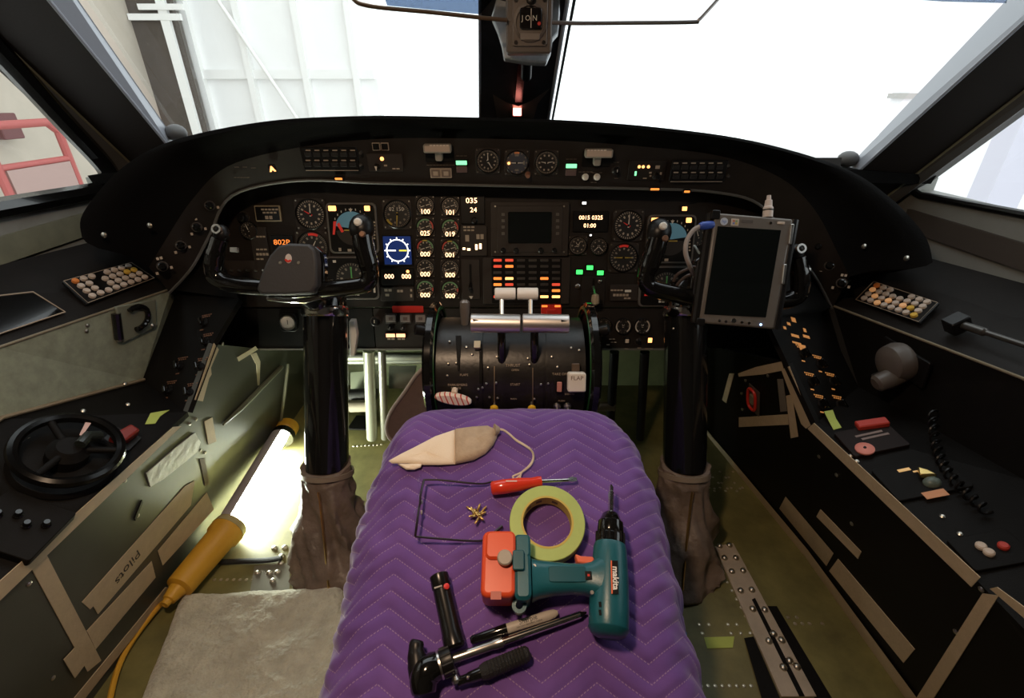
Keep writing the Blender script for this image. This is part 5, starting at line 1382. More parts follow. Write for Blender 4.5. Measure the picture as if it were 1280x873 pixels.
nt = BM.node_tree; b = nt.nodes['Principled BSDF']
uvn = nt.nodes.new('ShaderNodeUVMap'); sx_ = nt.nodes.new('ShaderNodeSeparateXYZ'); nt.links.new(uvn.outputs[0], sx_.inputs[0])
U_, V_ = sx_.outputs[0], sx_.outputs[1]
tri = mth(nt, 'MULTIPLY', mth(nt, 'ABSOLUTE', mth(nt, 'SUBTRACT', mth(nt, 'MULTIPLY', mth(nt, 'FRACT', mth(nt, 'ADD', mth(nt, 'DIVIDE', U_, .144), 10.)), 2.), 1.)), .046)
phs = mth(nt, 'FRACT', mth(nt, 'DIVIDE', mth(nt, 'ADD', V_, tri), .0225))
dist = mth(nt, 'ABSOLUTE', mth(nt, 'SUBTRACT', phs, .5))
line = mth(nt, 'GREATER_THAN', dist, .468)
dash = mth(nt, 'LESS_THAN', mth(nt, 'FRACT', mth(nt, 'ADD', mth(nt, 'DIVIDE', U_, .0042), 100.)), .62)
st_ = mth(nt, 'MULTIPLY', mth(nt, 'MULTIPLY', line, dash), .36)
tcb = nt.nodes.new('ShaderNodeTexCoord'); nz = nt.nodes.new('ShaderNodeTexNoise'); nz.inputs['Scale'].default_value = 14; nz.inputs['Detail'].default_value = 6
nt.links.new(tcb.outputs['Object'], nz.inputs['Vector'])
cr = nt.nodes.new('ShaderNodeValToRGB'); cr.color_ramp.elements[0].position = .35; cr.color_ramp.elements[1].position = .7
cr.color_ramp.elements[0].color = (.125, .058, .25, 1); cr.color_ramp.elements[1].color = (.17, .082, .32, 1); nt.links.new(nz.outputs['Fac'], cr.inputs['Fac'])
mxb = nt.nodes.new('ShaderNodeMix'); mxb.data_type = 'RGBA'; nt.links.new(st_, mxb.inputs['Factor']); nt.links.new(cr.outputs['Color'], mxb.inputs['A'])
mxb.inputs['B'].default_value = (.58, .42, .50, 1); nt.links.new(mxb.outputs['Result'], b.inputs['Base Color'])
b.inputs['Roughness'].default_value = .85; b.inputs['Sheen Weight'].default_value = .25; b.inputs['Specular IOR Level'].default_value = .25
nz2 = nt.nodes.new('ShaderNodeTexNoise'); nz2.inputs['Scale'].default_value = 900; nt.links.new(tcb.outputs['Object'], nz2.inputs['Vector'])
bp_ = nt.nodes.new('ShaderNodeBump'); bp_.inputs['Strength'].default_value = .25; bp_.inputs['Distance'].default_value = .001; nt.links.new(nz2.outputs['Fac'], bp_.inputs['Height']); nt.links.new(bp_.outputs['Normal'], b.inputs['Normal'])
blanket = tag(link('moving_blanket', me, None, None, BM), 'purple quilted moving blanket draped over the centre pedestal', 'blanket')
hem = [verts[i * W_ + NA] for i in range(0, len(ys), 4)]
part(blanket, 'edge_binding', MB().tube(hem, .006, 6), mat('binding_blue', (.06, .16, .38), .7), 'blue edge binding')
hem = [verts[i * W_] for i in range(0, len(ys), 4)]
part(blanket, 'edge_binding', MB().tube(hem, .006, 6), mat('binding_purple', (.2, .1, .3), .7))
# pedestal aft box that carries the blanket
struct('trim_5', MB().loft([[(-.17, y, 0), (.17, y, 0), (.17, y, lin(zt, y) - .025), (-.17, y, lin(zt, y) - .025)] for y in (.11, .3, .5, .7, .74)]), BLACK, label='centre pedestal box under the purple blanket')

# ================================================================== THINGS ON THE BLANKET
BP = Plane((0, .5, .428 + .0025), (1, 0, 0), (0, 1, .4))
def onb(name, label, cat, px, py, rot=0., group=None):
    return thing(name, label, cat, BP.mtx(px, py, 0, 0), group)
def L(t, px, py, h=0.): return lp(t, BP, px, py, h)

# --- cloth bag with drawstring
t = onb('drawstring_bag', 'cream and tan cloth bag with a drawstring lying on the purple blanket', 'bag', 560, 560)
def puff(poly, h, name, mm, n=5):
    pts = [L(t, *q) for q in poly]; c = sum(pts, V()) / len(pts)
    loops = []
    for k in range(n + 1):
        f = k / n; sc_ = math.cos(f * PI / 2) ** .38 if k < n else .02
        loops.append([V((c.x + (p.x - c.x) * sc_, c.y + (p.y - c.y) * sc_, .001 + h * math.sin(f * PI / 2) + .0012 * math.sin(p.x * 160) * f)) for p in pts])
    return part(t, name, MB().loft(loops), mm, smooth=1.2)
puff([(486, 577), (500, 569), (520, 559), (545, 546), (569, 538), (569, 552), (569, 567), (569, 581), (550, 582), (530, 582), (510, 580), (490, 580)], .006, 'white_half', mat('canvas_cream', (.85, .73, .58), .9, bump=.3, bscale=500))
puff([(569, 538), (590, 535), (610, 533.5), (617, 537), (623, 540), (621, 548), (617, 557), (607, 568), (592, 576), (569, 581), (569, 567), (569, 552)], .012, 'tan_half', mat('canvas_tan', (.46, .36, .26), .9, bump=.5, bscale=220, var=.12, vscale=50))
puff([(497, 581), (528, 581), (526, 585), (518, 588), (508, 588)], .004, 'flap', MATS['canvas_cream'])
part(t, 'neck_gather', MB().tube([L(t, 618, 538, .008), L(t, 624, 538, .006)], [.012, .006], 12), MATS['canvas_tan'])
for dz, pth in ((.003, [(621, 537), (628, 537), (636, 542), (645, 550), (655, 556), (664, 563), (667, 572), (663, 582), (653, 590), (645, 594), (641, 596), (644, 599), (651, 594)]),
            (.003, [(621, 538), (629, 538), (637, 543.5), (646, 551.5), (656, 557.5), (665.5, 565), (666, 575), (660, 584), (652, 591), (650, 599), (653, 600)])):
    part(t, 'cord', MB().tube(smooth3([L(t, *q, dz) for q in pth], 4), .0017, 6), mat('cord_cream', (.66, .54, .42), .9))

# --- eyeglasses
t = onb('eyeglasses', 'thin dark wire reading glasses lying open on the purple blanket', 'glasses', 560, 638)
GF = mat('frame_dark_plum', (.02, .012, .02), .3)
part(t, 'temple', MB().tube(smooth3([L(t, 530, 600, .016), L(t, 552, 600.5, .014), L(t, 585, 604, .010), L(t, 604, 605, .006), L(t, 616, 602, .004)], 5), .0017, 8), GF)
part(t, 'temple', MB().tube(smooth3([L(t, 519, 671, .016), L(t, 552, 674, .012), L(t, 590, 676.5, .008), L(t, 606, 675, .005), L(t, 618, 666, .004), L(t, 628, 658, .004)], 5), [.0017] * 16 + [.0026] * 10, 8), GF)
part(t, 'brow_bar', MB().tube(smooth3([L(t, 530, 600, .016), L(t, 526, 617, .022), L(t, 525, 628, .021), L(t, 524, 634, .02), L(t, 523, 641, .021), L(t, 521, 656, .022), L(t, 519, 671, .016)], 5), .0019, 8), GF)
a = L(t, 526, 614, 0); b_ = L(t, 521, 656, 0)
for c in (a, b_):
    ring = [(c.x + .002 * math.sin(k), c.y + .024 * math.cos(2 * PI * k / 24), .013 + .011 * math.sin(2 * PI * k / 24)) for k in range(25)]
    ln = part(t, 'lens', MB().loft([[V(p) + V((dx, 0, 0)) for p in ring[:-1]] for dx in (-.0008, .0008)]), GLASS)
for py in (628, 641):
    part(t, 'nose_pad', MB().sphere(L(t, 527, py, .012), .004, 8, 6, (.5, 1, 1)), mat('pad_clear_grey', (.4, .36, .36), .3))

# --- screwdriver
t = onb('screwdriver', 'red-handled flat screwdriver lying above the tape roll', 'screwdriver', 650, 606)
a, b_ = L(t, 613.5, 611, .012), L(t, 677, 602, .012)
part(t, 'handle', MB().rod(a, b_, [(0, .008), (.03, .0115), (.25, .0125), (.55, .0115), (.8, .0085), (.93, .0095), (1, .0085)], 8), mat('handle_red_clear', (.70, .045, .02), .22, coat=.6), smooth=.9)
part(t, 'blade', MB().rod(b_, L(t, 711, 600.5, .009), [(0, .0032), (1, .0030)], 12), CHROME)
e0, e1 = L(t, 710, 600.5, .009), L(t, 721, 599.5, .006)
part(t, 'tip', MB().loft([[e0 + V((0, k * .003, q * .003)) for k, q in ((-1, -1), (1, -1), (1, 1), (-1, 1))], [ext(e0, e1, .5) + V((0, k * .0045, q * .002)) for k, q in ((-1, -1), (1, -1), (1, 1), (-1, 1))], [e1 + V((0, k * .003, q * .0008)) for k, q in ((-1, -1), (1, -1), (1, 1), (-1, 1))]]), CHROME)
part(t, 'print', MB().box(((a.x + b_.x) / 2 - .008, (a.y + b_.y) / 2 + .001, .0245), (.018, .0022, .0003)), mat('print_pale', (.75, .5, .45), .5), m=None)

# --- tape roll
t = onb('tape_roll', 'roll of green masking tape lying flat between screwdriver and drill', 'tape roll', 682, 655)
c = L(t, 684, 653, .022); sB = BP.mpp(682, 655)
RO, RI = 46.5 * sB * .985, 29.5 * sB
part(t, 'tape', MB().ringlathe([(RI + .003, .0), (RO - .001, .0), (RO, .001), (RO, .023), (RO - .001, .024), (RI + .003, .024)], 64, MX.Translation((c.x, c.y, .001))), mat('tape_roll_green', (.42, .52, .15), .55, bump=.15, bscale=60, var=.06, vscale=30))
part(t, 'core', MB().ringlathe([(RI, .0), (RI + .003, .0), (RI + .003, .0243), (RI, .0243)], 64, MX.Translation((c.x, c.y, .001))), mat('core_yellow_card', (.55, .40, .08), .6), 'yellow cardboard core')
for a0 in (60, 100, 130):
    part(t, 'core_print', MB().loft([[(c.x + RI * .994 * math.cos(math.radians(a0 + q)), c.y + RI * .994 * math.sin(math.radians(a0 + q)), z + .001) for q in (0, 5, 10, 15)] for z in (.008, .016)], False, False, False), mat('print_dark_brown', (.12, .07, .02), .6))

# --- brass screws
scm = MB().lathe([(.0001, 0), (.0042, .0002), (.0042, .0012), (.0020, .0032), (.0018, .014), (.0002, .0165)], 10).mesh('machine_screw'); scm.materials.append(BRASS)
thr = MB()
for k in range(5): thr.ringlathe([(.0016, .005 + k * .002), (.0024, .0058 + k * .002), (.0016, .0066 + k * .002)], 8)
thm = thr.mesh('thread'); thm.materials.append(BRASS)
for k, (px, py, a, tilt) in enumerate(((588, 637, 2.6, .2), (592, 645, 3.4, .3), (597, 650, 4.2, .15), (602, 643, .4, .2), (598, 636, 1.2, .4), (591, 640, 2.0, .5), (604, 638, .9, .1), (595, 642, 5.2, .6), (600, 647, 5.6, .2))):
    p = BP.mtx(px, py, .005 + .002 * (k % 3)) @ MX.Rotation(a, 4, 'Z') @ MX.Rotation(PI / 2 - tilt, 4, 'Y') @ MX.Translation((0, 0, -.008))
    o = tag(link('machine_screw', None, None, p), 'small brass screw in the loose pile beside the glasses', 'screw', 'pile of brass screws')
    link('shank', scm, o); link('thread', thm, o)

# --- cordless drill, lying on its side
TEAL = mat('drill_teal', (.012, .105, .135), .33, bump=.08, bscale=500)
DORG = mat('battery_orange', (.74, .085, .025), .36)
t = onb('cordless_drill', 'teal cordless drill with orange battery lying on the purple blanket', 'drill', 700, 715)
H = .032
def axis_lathe(p0, p1, prof, seg, flat=1.):
    a, b = L(t, *p0, H), L(t, *p1, H)
    return MB().rod(a, b, prof, seg)
sD = BP.mpp(760, 720)
# motor body
part(t, 'motor_housing', axis_lathe((760.5, 797), (762.5, 681), [(0, .013), (.015, .020), (.05, .0245), (.10, .0262), (.25, .0268), (.6, .0262), (.85, .0245), (.95, .0238), (1, .0222)], 32), TEAL, smooth=.9)
part(t, 'end_cap', axis_lathe((760.5, 797.5), (760.6, 786), [(0, .016), (.3, .0225), (.9, .0268), (1, .0272)], 32), mat('drill_teal_dark', (.010, .085, .11), .3))
part(t, 'chuck', axis_lathe((762.7, 682), (763.5, 641), [(0, .0185), (.04, .0205), (.28, .0205), (.32, .0188), (.36, .0196), (.68, .0188), (.74, .0165), (.93, .0125), (1, .008)], 28), GLOSSB, 'black keyless chuck')
a, b_ = L(t, 762.8, 679, H), L(t, 763.1, 667, H)
ax = (b_ - a).normalized(); mq = ax.to_track_quat('Z', 'Y').to_matrix().to_4x4()
for k in range(14):
    q = k * 2 * PI / 14; off = mq @ V((.0203 * math.cos(q), .0203 * math.sin(q), 0))
    part(t, 'chuck_rib', MB().tube([a + off, b_ + off], .0016, 6), SATINB)
part(t, 'bit', axis_lathe((763.5, 643), (764, 606), [(0, .0042), (.75, .0042), (.78, .0034), (.93, .0034), (1, .0012)], 6), CHROME, smooth=.3)
# handle loft along x
secs = []
for px, yt, yb, th in ((664, 700, 753, .046), (672, 702, 749, .042), (690, 704, 745, .038), (712, 706, 743, .037), (728, 706, 744, .039), (738, 704, 748, .043), (748, 696, 756, .048), (758, 690, 765, .05)):
    A_, B_ = L(t, px, yt, H), L(t, px, yb, H); cy_ = (A_.y + B_.y) / 2; hh = (A_.y - B_.y) / 2
    l = []
    for k in range(24):
        q = 2 * PI * k / 24
        l.append(V((A_.x, cy_ + hh * math.copysign(abs(math.cos(q)) ** .65, math.cos(q)), H + th / 2 * math.copysign(abs(math.sin(q)) ** .75, math.sin(q)))))
    secs.append(l)
part(t, 'handle', MB().loft(secs), TEAL, smooth=1.0)
p0, p1 = L(t, 684, 711, H), L(t, 732, 731, H)
part(t, 'grip_inset', MB().rbox(((p0.x + p1.x) / 2, (p0.y + p1.y) / 2 - .002, H + .0185), (abs(p1.x - p0.x), abs(p0.y - p1.y), .003), .004, .001), MATS['drill_teal_dark'])
# battery foot
p0, p1 = L(t, 643, 676, H), L(t, 664, 756, H)
pm = L(t, 650, 697, H)      # its upper corner rests over the edge of the tape roll
part(t, 'battery_foot', MB().rbox(((p0.x + p1.x) / 2, (pm.y + p1.y) / 2, H - .002), (p1.x - p0.x, pm.y - p1.y, .060), .008, .004).rbox(((p0.x + p1.x) / 2, (p0.y + pm.y) / 2 - .004, H + .0115), (p1.x - p0.x, p0.y - pm.y + .008, .033), .006, .003), TEAL)
p0, p1 = L(t, 604.5, 671, H), L(t, 645, 753, H)
bt = part(t, 'battery', MB().rbox(((p0.x + p1.x) / 2, (p0.y + p1.y) / 2, H - .001), (p1.x - p0.x, p0.y - p1.y, .056), .010, .004), DORG, 'orange battery pack', bevel=.002)
p2 = L(t, 626, 692, H)
part(bt, 'raised_block', MB().rbox((p2.x, p2.y + .002, H + .028), (.042, .038, .010), .008, .003), DORG)
p2 = L(t, 631, 698, H + .033)
part(bt, 'release_button', MB().lathe([(.0105, H + .030), (.0105, H + .036), (.009, H + .038)], 24, MX.Translation((p2.x, p2.y, 0))), mat('button_warm_grey', (.36, .31, .25), .5), 'grey round release button')
p2 = L(t, 620, 745, H + .026)
part(bt, 'rating_label', MB().box((p2.x, p2.y, H + .0275), (.014, .010, .0006)), mat('label_dark_red', (.45, .10, .07), .5))
p2 = L(t, 648, 701, H + .03); part(t, 'clip', MB().rbox((p2.x, p2.y, H + .03), (.016, .026, .008), .003, .001), MATS['drill_teal_dark'])
p2 = L(t, 649, 754, H); part(t, 'strap_loop', MB().ringlathe([(.005, -.006), (.010, -.006), (.010, .006), (.005, .006)], 18, MX.Translation((p2.x, p2.y - .004, H))), TEAL)
# trigger, switch, decal
p2 = L(t, 731, 702, H)
part(t, 'trigger', MB().prism([(p2.x - .014, p2.y + .008), (p2.x - .006, p2.y + .005), (p2.x + .012, p2.y + .004), (p2.x + .013, p2.y - .007), (p2.x - .012, p2.y - .004)], H - .009, H + .009), mat('trigger_salmon', (.80, .16, .08), .4), bevel=.002)
p2 = L(t, 735.5, 720, H + .02); part(t, 'direction_switch', MB().rbox((p2.x, p2.y, H + .020), (.009, .011, .004), .001, .0005), SATINB); part(t, 'switch_mark', MB().box((p2.x, p2.y, H + .0222), (.003, .003, .0005)), RED)
p0, p1 = L(t, 763, 701, H + .026), L(t, 772.5, 743, H + .026)
zl = H + .0284
dq = [L(t, *q, .027 + H) for q in ((763, 701.5), (772, 701.5), (773, 743), (764, 743))]
part(t, 'decal', MB().prism([(p.x, p.y) for p in dq], zl - .0012, zl), SATINB)
sq = [dq[0], ext(dq[0], dq[1], .18), ext(dq[3], dq[2], .18), dq[3]]
part(t, 'decal_stripe', MB().prism([(p.x, p.y) for p in sq], zl, zl + .0004), mat('stripe_orange', (.85, .15, .05), .5))
dv = dq[3] - dq[0]; tc_ = (dq[0] + dq[1] * 1.4 + dq[2] * 1.8 + dq[3]) / 5.2
text(t, 'makita', .0112, mat('decal_white', (.85, .83, .8), .5), (tc_.x, tc_.y, zl + .0006), math.atan2(dv.y, dv.x), name='lettering', bold=.0003)
for py in (756, 766): 
    p2 = L(t, 750, py, H + .023); part(t, 'vent_slot', MB().box((p2.x, p2.y, H + .0232), (.003, .006, .002)), BLACK)
for px, py in ((740, 741), (668, 708)):
    p2 = L(t, px, py, H + .02); part(t, 'screw', MB().lathe([(.003, H + .0185), (.0025, H + .021)], 10, MX.Translation((p2.x, p2.y, 0))), STEEL)

# --- flashlight
t = onb('flashlight', 'slim black metal flashlight lying across the blanket', 'flashlight', 560, 766)
FL = mat('anodised_black', (.012, .012, .012), .25, .3)
a, b_ = L(t, 548.5, 719, .0135), L(t, 569, 811, .0135)
part(t, 'body', MB().rod(a, b_, [(.0, .011), (.01, .0135), (.18, .0137), (.2, .0125), (.24, .0128), (.8, .0135), (.82, .0142), (.97, .0145), (1, .012)], 28), FL)
part(t, 'lens_ring', MB().rod(ext(a, b_, -.004), ext(a, b_, .01), [(0, .0115), (1, .0125)], 24), SATINB)
part(t, 'print', MB().box((0, 0, 0), (.011, .002, .0004)), mat('print_grey', (.3, .28, .26), .5), m=MX.Translation(ext(a, b_, .21) + V((-.004, .0, .0131))) @ MX.Rotation(.3, 4, 'Z'))
part(t, 'button', MB().lathe([(.004, 0), (.004, .003), (.002, .004)], 14, MX.Translation(ext(a, b_, .20) + V((.007, 0, .0105))) @ MX.Rotation(.5, 4, 'Y')), mat('button_red_lit', (.8, .06, .06), .35))

# --- marker pen
t = onb('marker_pen', 'black-capped marker with a pale grey lettered barrel', 'marker', 643, 784)
a, b_ = L(t, 588, 801, .007), L(t, 697, 766, .007)
part(t, 'cap', MB().rod(a, ext(a, b_, .41), [(0, .0035), (.06, .0055), (.9, .0068), (1, .007)], 20), GLOSSB)
part(t, 'barrel', MB().rod(ext(a, b_, .40), b_, [(0, .0064), (.8, .0064), (.93, .0055), (1, .003)], 20), mat('barrel_grey_white', (.48, .43, .38), .4))
ang = math.atan2((b_ - a).y, (b_ - a).x)
text(t, 'Sharpie', .0088, inkm, tuple(ext(a, b_, .66) + V((-.001, .0015, .0066))), ang, name='lettering')
text(t, 'FINE POINT PERMANENT MARKER', .0024, inkm, tuple(ext(a, b_, .66) + V((.001, -.0032, .0058))), ang, name='lettering')

# --- chrome telescopic rod
t = onb('telescopic_rod', 'chrome telescoping rod with a dark tip beside the marker', 'rod', 650, 795)
a, b_ = L(t, 566, 824, .008), L(t, 733, 766, .008)
part(t, 'outer_tube', MB().rod(a, ext(a, b_, .36), [(0, .0058), (.8, .0058), (.82, .0066), (1, .0066)], 20), STEEL)
part(t, 'inner_tube', MB().rod(ext(a, b_, .33), ext(a, b_, .95), [(0, .005), (1, .0046)], 20), CHROME)
part(t, 'tip', MB().rod(ext(a, b_, .95), b_, [(0, .0046), (.4, .003), (1, .0012)], 12), SATINB)
# --- black knurled driver
t = onb('knurled_driver', 'black tool with a knurled grip and thin shank', 'tool', 620, 835)
a, b_ = L(t, 662, 816, .010), L(t, 601, 842, .010); c_ = L(t, 572, 853, .009)
part(t, 'grip', MB().rod(a, b_, [(0, .006), (.05, .0095), (.2, .010), (.9, .0105), (1, .0085)], 12), mat('grip_knurled', (.014, .013, .012), .5, bump=1., bscale=900), smooth=.3)
gd = (b_ - a); gm = gd.to_track_quat('Z', 'Y').to_matrix().to_4x4()
for k in range(12):
    part(t, 'grip_ring', MB().ringlathe([(.0098, -.0009), (.0112, 0), (.0098, .0009)], 16, MX.Translation(ext(a, b_, .12 + .065 * k)) @ gm), RUBBER)
part(t, 'shank', MB().rod(b_, c_, [(0, .0075), (.5, .0065), (.6, .0055), (1, .0055)], 14), GLOSSB)
part(t, 'collar', MB().sphere(ext(b_, c_, .55) + V((0, 0, .006)), .0025, 8, 5), STEEL)
part(t, 'knuckle', MB().rod(L(t, 566, 834, .012), L(t, 571, 855, .010), [(0, .003), (.3, .005), (.5, .0035), (.8, .006), (1, .005)], 14), STEEL)
# --- black clamp head
t = onb('clamp_head', 'black rounded clamp head with a flared flange and ribbed collar', 'clamp', 540, 830)
a, b_ = L(t, 566, 824, .016), L(t, 536, 838, .018)
part(t, 'collar', MB().rod(a, ext(a, b_, .55), [(0, .012), (.1, .0165), (.8, .0168), (1, .015)], 24), SATINB)
part(t, 'ring', MB().rod(ext(a, b_, .5), ext(a, b_, .58), [(0, .0172), (1, .0172)], 24), STEEL)
pth = smooth3([ext(a, b_, .55), ext(a, b_, 1.0), L(t, 530, 850, .017), L(t, 530, 868, .015)], 5)
part(t, 'neck', MB().tube(pth, [.0155 + .004 * math.sin(i / 14 * PI) for i in range(len(pth))], 18), GLOSSB, smooth=1.2)
part(t, 'flange', MB().tube(smooth3([L(t, 522, 801, .016), L(t, 520, 812, .016), L(t, 522, 832, .016), L(t, 526, 856, .015)], 4), [.008, .009, .010, .010, .010, .011, .012, .012, .013, .013, .013, .013, .013], 14), SATINB, smooth=1.2)
for k in range(10):
    q = k * 2 * PI / 10; off = (b_ - a).to_track_quat('Z', 'Y').to_matrix() @ V((.0168 * math.cos(q), .0168 * math.sin(q), 0))
    part(t, 'collar_rib', MB().tube([ext(a, b_, .05) + off, ext(a, b_, .45) + off], .0014, 6), RUBBER)

# ================================================================== TABLET ON THE COPILOT YOKE
TP = Plane(hy(930, 340, .93), (1, -.12, -.03), (.0, .38, .92))
t = thing('tablet_computer', 'grey tablet computer with a dark screen clipped in front of the copilot yoke', 'tablet', TP.mtx(930, 338))
def tq_(px, py, z=0.): 
    p = lp(t, TP, px, py); p.z = z; return p
cn = [tq_(*q) for q in ((894, 266), (992, 274), (968, 412), (874, 404))]
part(t, 'case', MB().prism([(p.x, p.y) for p in cn], -.024, 0), mat('case_grey', (.16, .145, .13), .42, .2), bevel=.004)
sc4 = [tq_(*q) for q in ((897, 283), (976, 288), (957, 397), (880, 393))]
part(t, 'screen', MB().prism([(p.x, p.y) for p in sc4], 0.0002, .0012), mat('screen_black_glass', (.006, .008, .008), .08, coat=.5), 'black glossy screen')
part(t, 'side_rail', MB().tube([cn[1] + V((.004, 0, -.010)), cn[2] + V((.004, 0, -.010))], .010, 10), SATINB)
part(t, 'side_rail', MB().tube([cn[0] + V((-.005, 0, -.012)), cn[3] + V((-.005, 0, -.012))], .010, 10), SATINB)
part(t, 'corner_block', MB().rbox((cn[0].x + .002, cn[0].y - .004, -.008), (.016, .018, .02), .003, .001), SATINB)
part(t, 'corner_block', MB().rbox((cn[3].x + .003, cn[3].y + .003, -.008), (.016, .014, .02), .003, .001), SATINB)
for (px, py, w_, h_) in ((986, 293, .006, .040), (977, 343, .006, .040)):
    p = tq_(px, py); part(t, 'side_clip', MB().rbox((p.x + .004, p.y, .001), (w_, h_, .006), .002, .001), STEEL, m=None)
p = tq_(905, 277); part(t, 'sticker', MB().lathe([(.0075, 0), (.0075, .0012)], 20, MX.Translation((p.x, p.y, 0))), mat('sticker_pale_blue', (.50, .56, .66), .4)); text(t, 'hp', .009, mat('ink_blue', (.1, .2, .5), .5), (p.x, p.y, .0014))
p = tq_(918.5, 278); part(t, 'sticker', MB().rbox((p.x, p.y, .0006), (.015, .014, .0012), .001, .0003), mat('sticker_cream', (.55, .48, .42), .5))
for k, (dx, dy, cc) in enumerate(((-.0024, .0022, (.5, .15, .1)), (.0026, .0022, (.2, .35, .15)), (-.0024, -.0024, (.15, .2, .45)), (.0026, -.0024, (.5, .4, .1)))):
    part(t, 'sticker_pane', MB().box((p.x + dx, p.y + dy, .0014), (.004, .0036, .0004)), mat('pane_%d' % k, cc, .5))
p = tq_(934, 277); part(t, 'name_badge', MB().box((p.x, p.y, .0003), (.022, .006, .0006)), mat('badge_dim', (.09, .08, .075), .5))
p = tq_(963, 279); part(t, 'button', MB().lathe([(.003, 0), (.0025, .002)], 12, MX.Translation((p.x, p.y, 0))), CHROME)
p = tq_(976, 279); part(t, 'button', MB().rbox((p.x, p.y, .001), (.014, .005, .002), .001, .0005), mat('key_cream', (.60, .50, .42), .5))
for px, py, r_ in ((899, 401, .0035), (907, 402, .0035), (917, 401, .006), (927, 403, .0035), (936, 404, .0035)):
    p = tq_(px, py); part(t, 'button', MB().lathe([(r_, 0), (r_ * .8, .002)], 12, MX.Translation((p.x, p.y, 0))), CHROME)
p = tq_(951, 406); part(t, 'power_light', MB().lathe([(.0022, 0), (.0018, .0014)], 10, MX.Translation((p.x, p.y, .0))), mat('lit_blue', (.2, .4, 1), .5, emit=9., ecol=(.25, .4, 1)), 'glowing blue power light')
part(t, 'mount_arm', MB().tube([V((0, 0, -.02)), V((0, -.02, -.05)), V((-.005, -.03, -.075))], .014, 10), SATINB)
# plugs and cable
m = TP.mtx(964, 272)
tp_ = thing('white_plug', 'white plug standing in the top of the tablet', 'plug', m); q0 = PLACE[tp_.name].inverted()
a, b_ = V((-.003, .002, -.010)), q0 @ TP.hit(964, 243); b_.z = -.010
part(tp_, 'body', MB().rod(a, b_, [(0, .0095), (.45, .0095), (.5, .0075), (.78, .0065), (.8, .0045), (1, .0038)], 16), mat('plug_white', (.62, .52, .46), .45)); part(tp_, 'band', MB().rod(ext(a, b_, .3), ext(a, b_, .36), [(0, .0098), (1, .0098)], 16), SATINB)
pc = TP.hit(893, 282, -.008); p0 = TP.hit(872, 282, -.004)
pth = [TP.hit(880, 282, -.004), TP.hit(868, 287, -.002), TP.hit(859, 300, .0), TP.hit(857, 316, .0), TP.hit(862, 332, -.01), hy(868, 345, .985)]
cbl = thing('network_cable', 'grey cable with a blue connector running from tablet to yoke', 'cable', MX.Translation(pth[0]))
part(cbl, 'cord', MB().tube([p - pth[0] for p in smooth3(pth, 6)], .0048, 10), mat('cable_grey', (.33, .29, .27), .5))
part(cbl, 'blue_connector', MB().rod(TP.hit(874, 283, -.003) - pth[0], TP.hit(892, 281, -.006) - pth[0], [(0, .006), (.2, .0085), (.9, .0085), (1, .007)], 14), mat('connector_blue', (.04, .09, .42), .4), 'blue connector boot')
# gaffered wiring bundle on the copilot yoke
t = thing('wire_bundle', 'loose loops of thin wires behind the tablet on the copilot yoke', 'wires', MX.Translation(hy(858, 350, .985)))
o_ = hy(858, 350, .985)
for k, pts_ in enumerate(([(842, 352), (846, 344), (856, 338), (868, 334), (874, 340)], [(843, 362), (850, 352), (862, 344), (872, 350), (866, 360)], [(846, 366), (858, 362), (872, 364), (880, 356)])):
    part(t, 'wire', MB().tube([hy(a_, b__, .985 + .004 * k) - o_ for a_, b__ in [tuple(q) for q in catmull(pts_, 5)]], .0035, 8), mat('wire_brown', (.07, .05, .045), .4))
part(t, 'clear_tape', MB().rbox((0, 0, 0), (.022, .010, .004), .002, .001), mat('tape_clear_shine', (.35, .45, .5), .15), m=MX.Translation(hy(871, 312, .97) - o_) @ MX.Rotation(.9, 4, 'Y'))

# ================================================================== COMPASS, VISORS, WARNING LIGHT
c0 = hy(661.5, 31, 1.03)
t = thing('standby_compass', 'grey standby compass box hanging on the centre post', 'compass', MX.Translation(c0))
CB = mat('compass_grey_brown', (.10, .082, .072), .45, bump=.2, bscale=300)
s = .862 / F * 1.0
s = (c0.y * CP + (CAM.z - c0.z) * SP) / F
RX = MX.Rotation(PI / 2, 4, 'X')
part(t, 'case', MB().rbox((0, 2 * s, -.03), (58 * s, 66 * s, .06), .006, .003), CB, m=RX)
part(t, 'front_plate', MB().rbox((1 * s, 3 * s, .002), (43 * s, 52 * s, .005), .004, .001), mat('compass_plate', (.13, .105, .09), .4), m=RX)
part(t, 'ring', MB().ringlathe([(17 * s, .002), (21 * s, .002), (21 * s, .008), (17.5 * s, .009)], 32, MX.Translation((1 * s, 2 * s, 0))), CB, m=RX)
part(t, 'window', MB().rbox((1.5 * s, 6 * s, .009), (27 * s, 22 * s, .003), .004, .001), mat('compass_window', (.008, .006, .006), .15), m=RX)
text(t, 'J O N', 8 * s, CAPTW, (0, 6 * s, .0108), name='card_print', extra=RX)
part(t, 'lubber_line', MB().box((2 * s, 6 * s, .0108), (.8 * s, 20 * s, .0004)), CAPTW, m=RX)
part(t, 'red_mark', MB().lathe([(2.2 * s, .0106), (1.8 * s, .0114)], 10, MX.Translation((12 * s, .5 * s, 0))), RED, m=RX)
part(t, 'placard', MB().rbox((1 * s, -13 * s, .009), (24 * s, 7 * s, .002), .001, .0004), mat('compass_placard', (.20, .165, .14), .5), m=RX)
for dx in (-1, 1):
    for dy in (-1, 1): part(t, 'screw', MB().lathe([(2.6 * s, .004), (2.2 * s, .007)], 10, MX.Translation((1 * s + dx * 17.5 * s, 3 * s + dy * 22 * s, 0))), SATINB, m=RX)
part(t, 'lamp_cover', MB().lathe([(6 * s, .003), (6 * s, .008), (3 * s, .010)], 14, MX.Translation((2 * s, 24 * s, 0))), SATINB, m=RX)
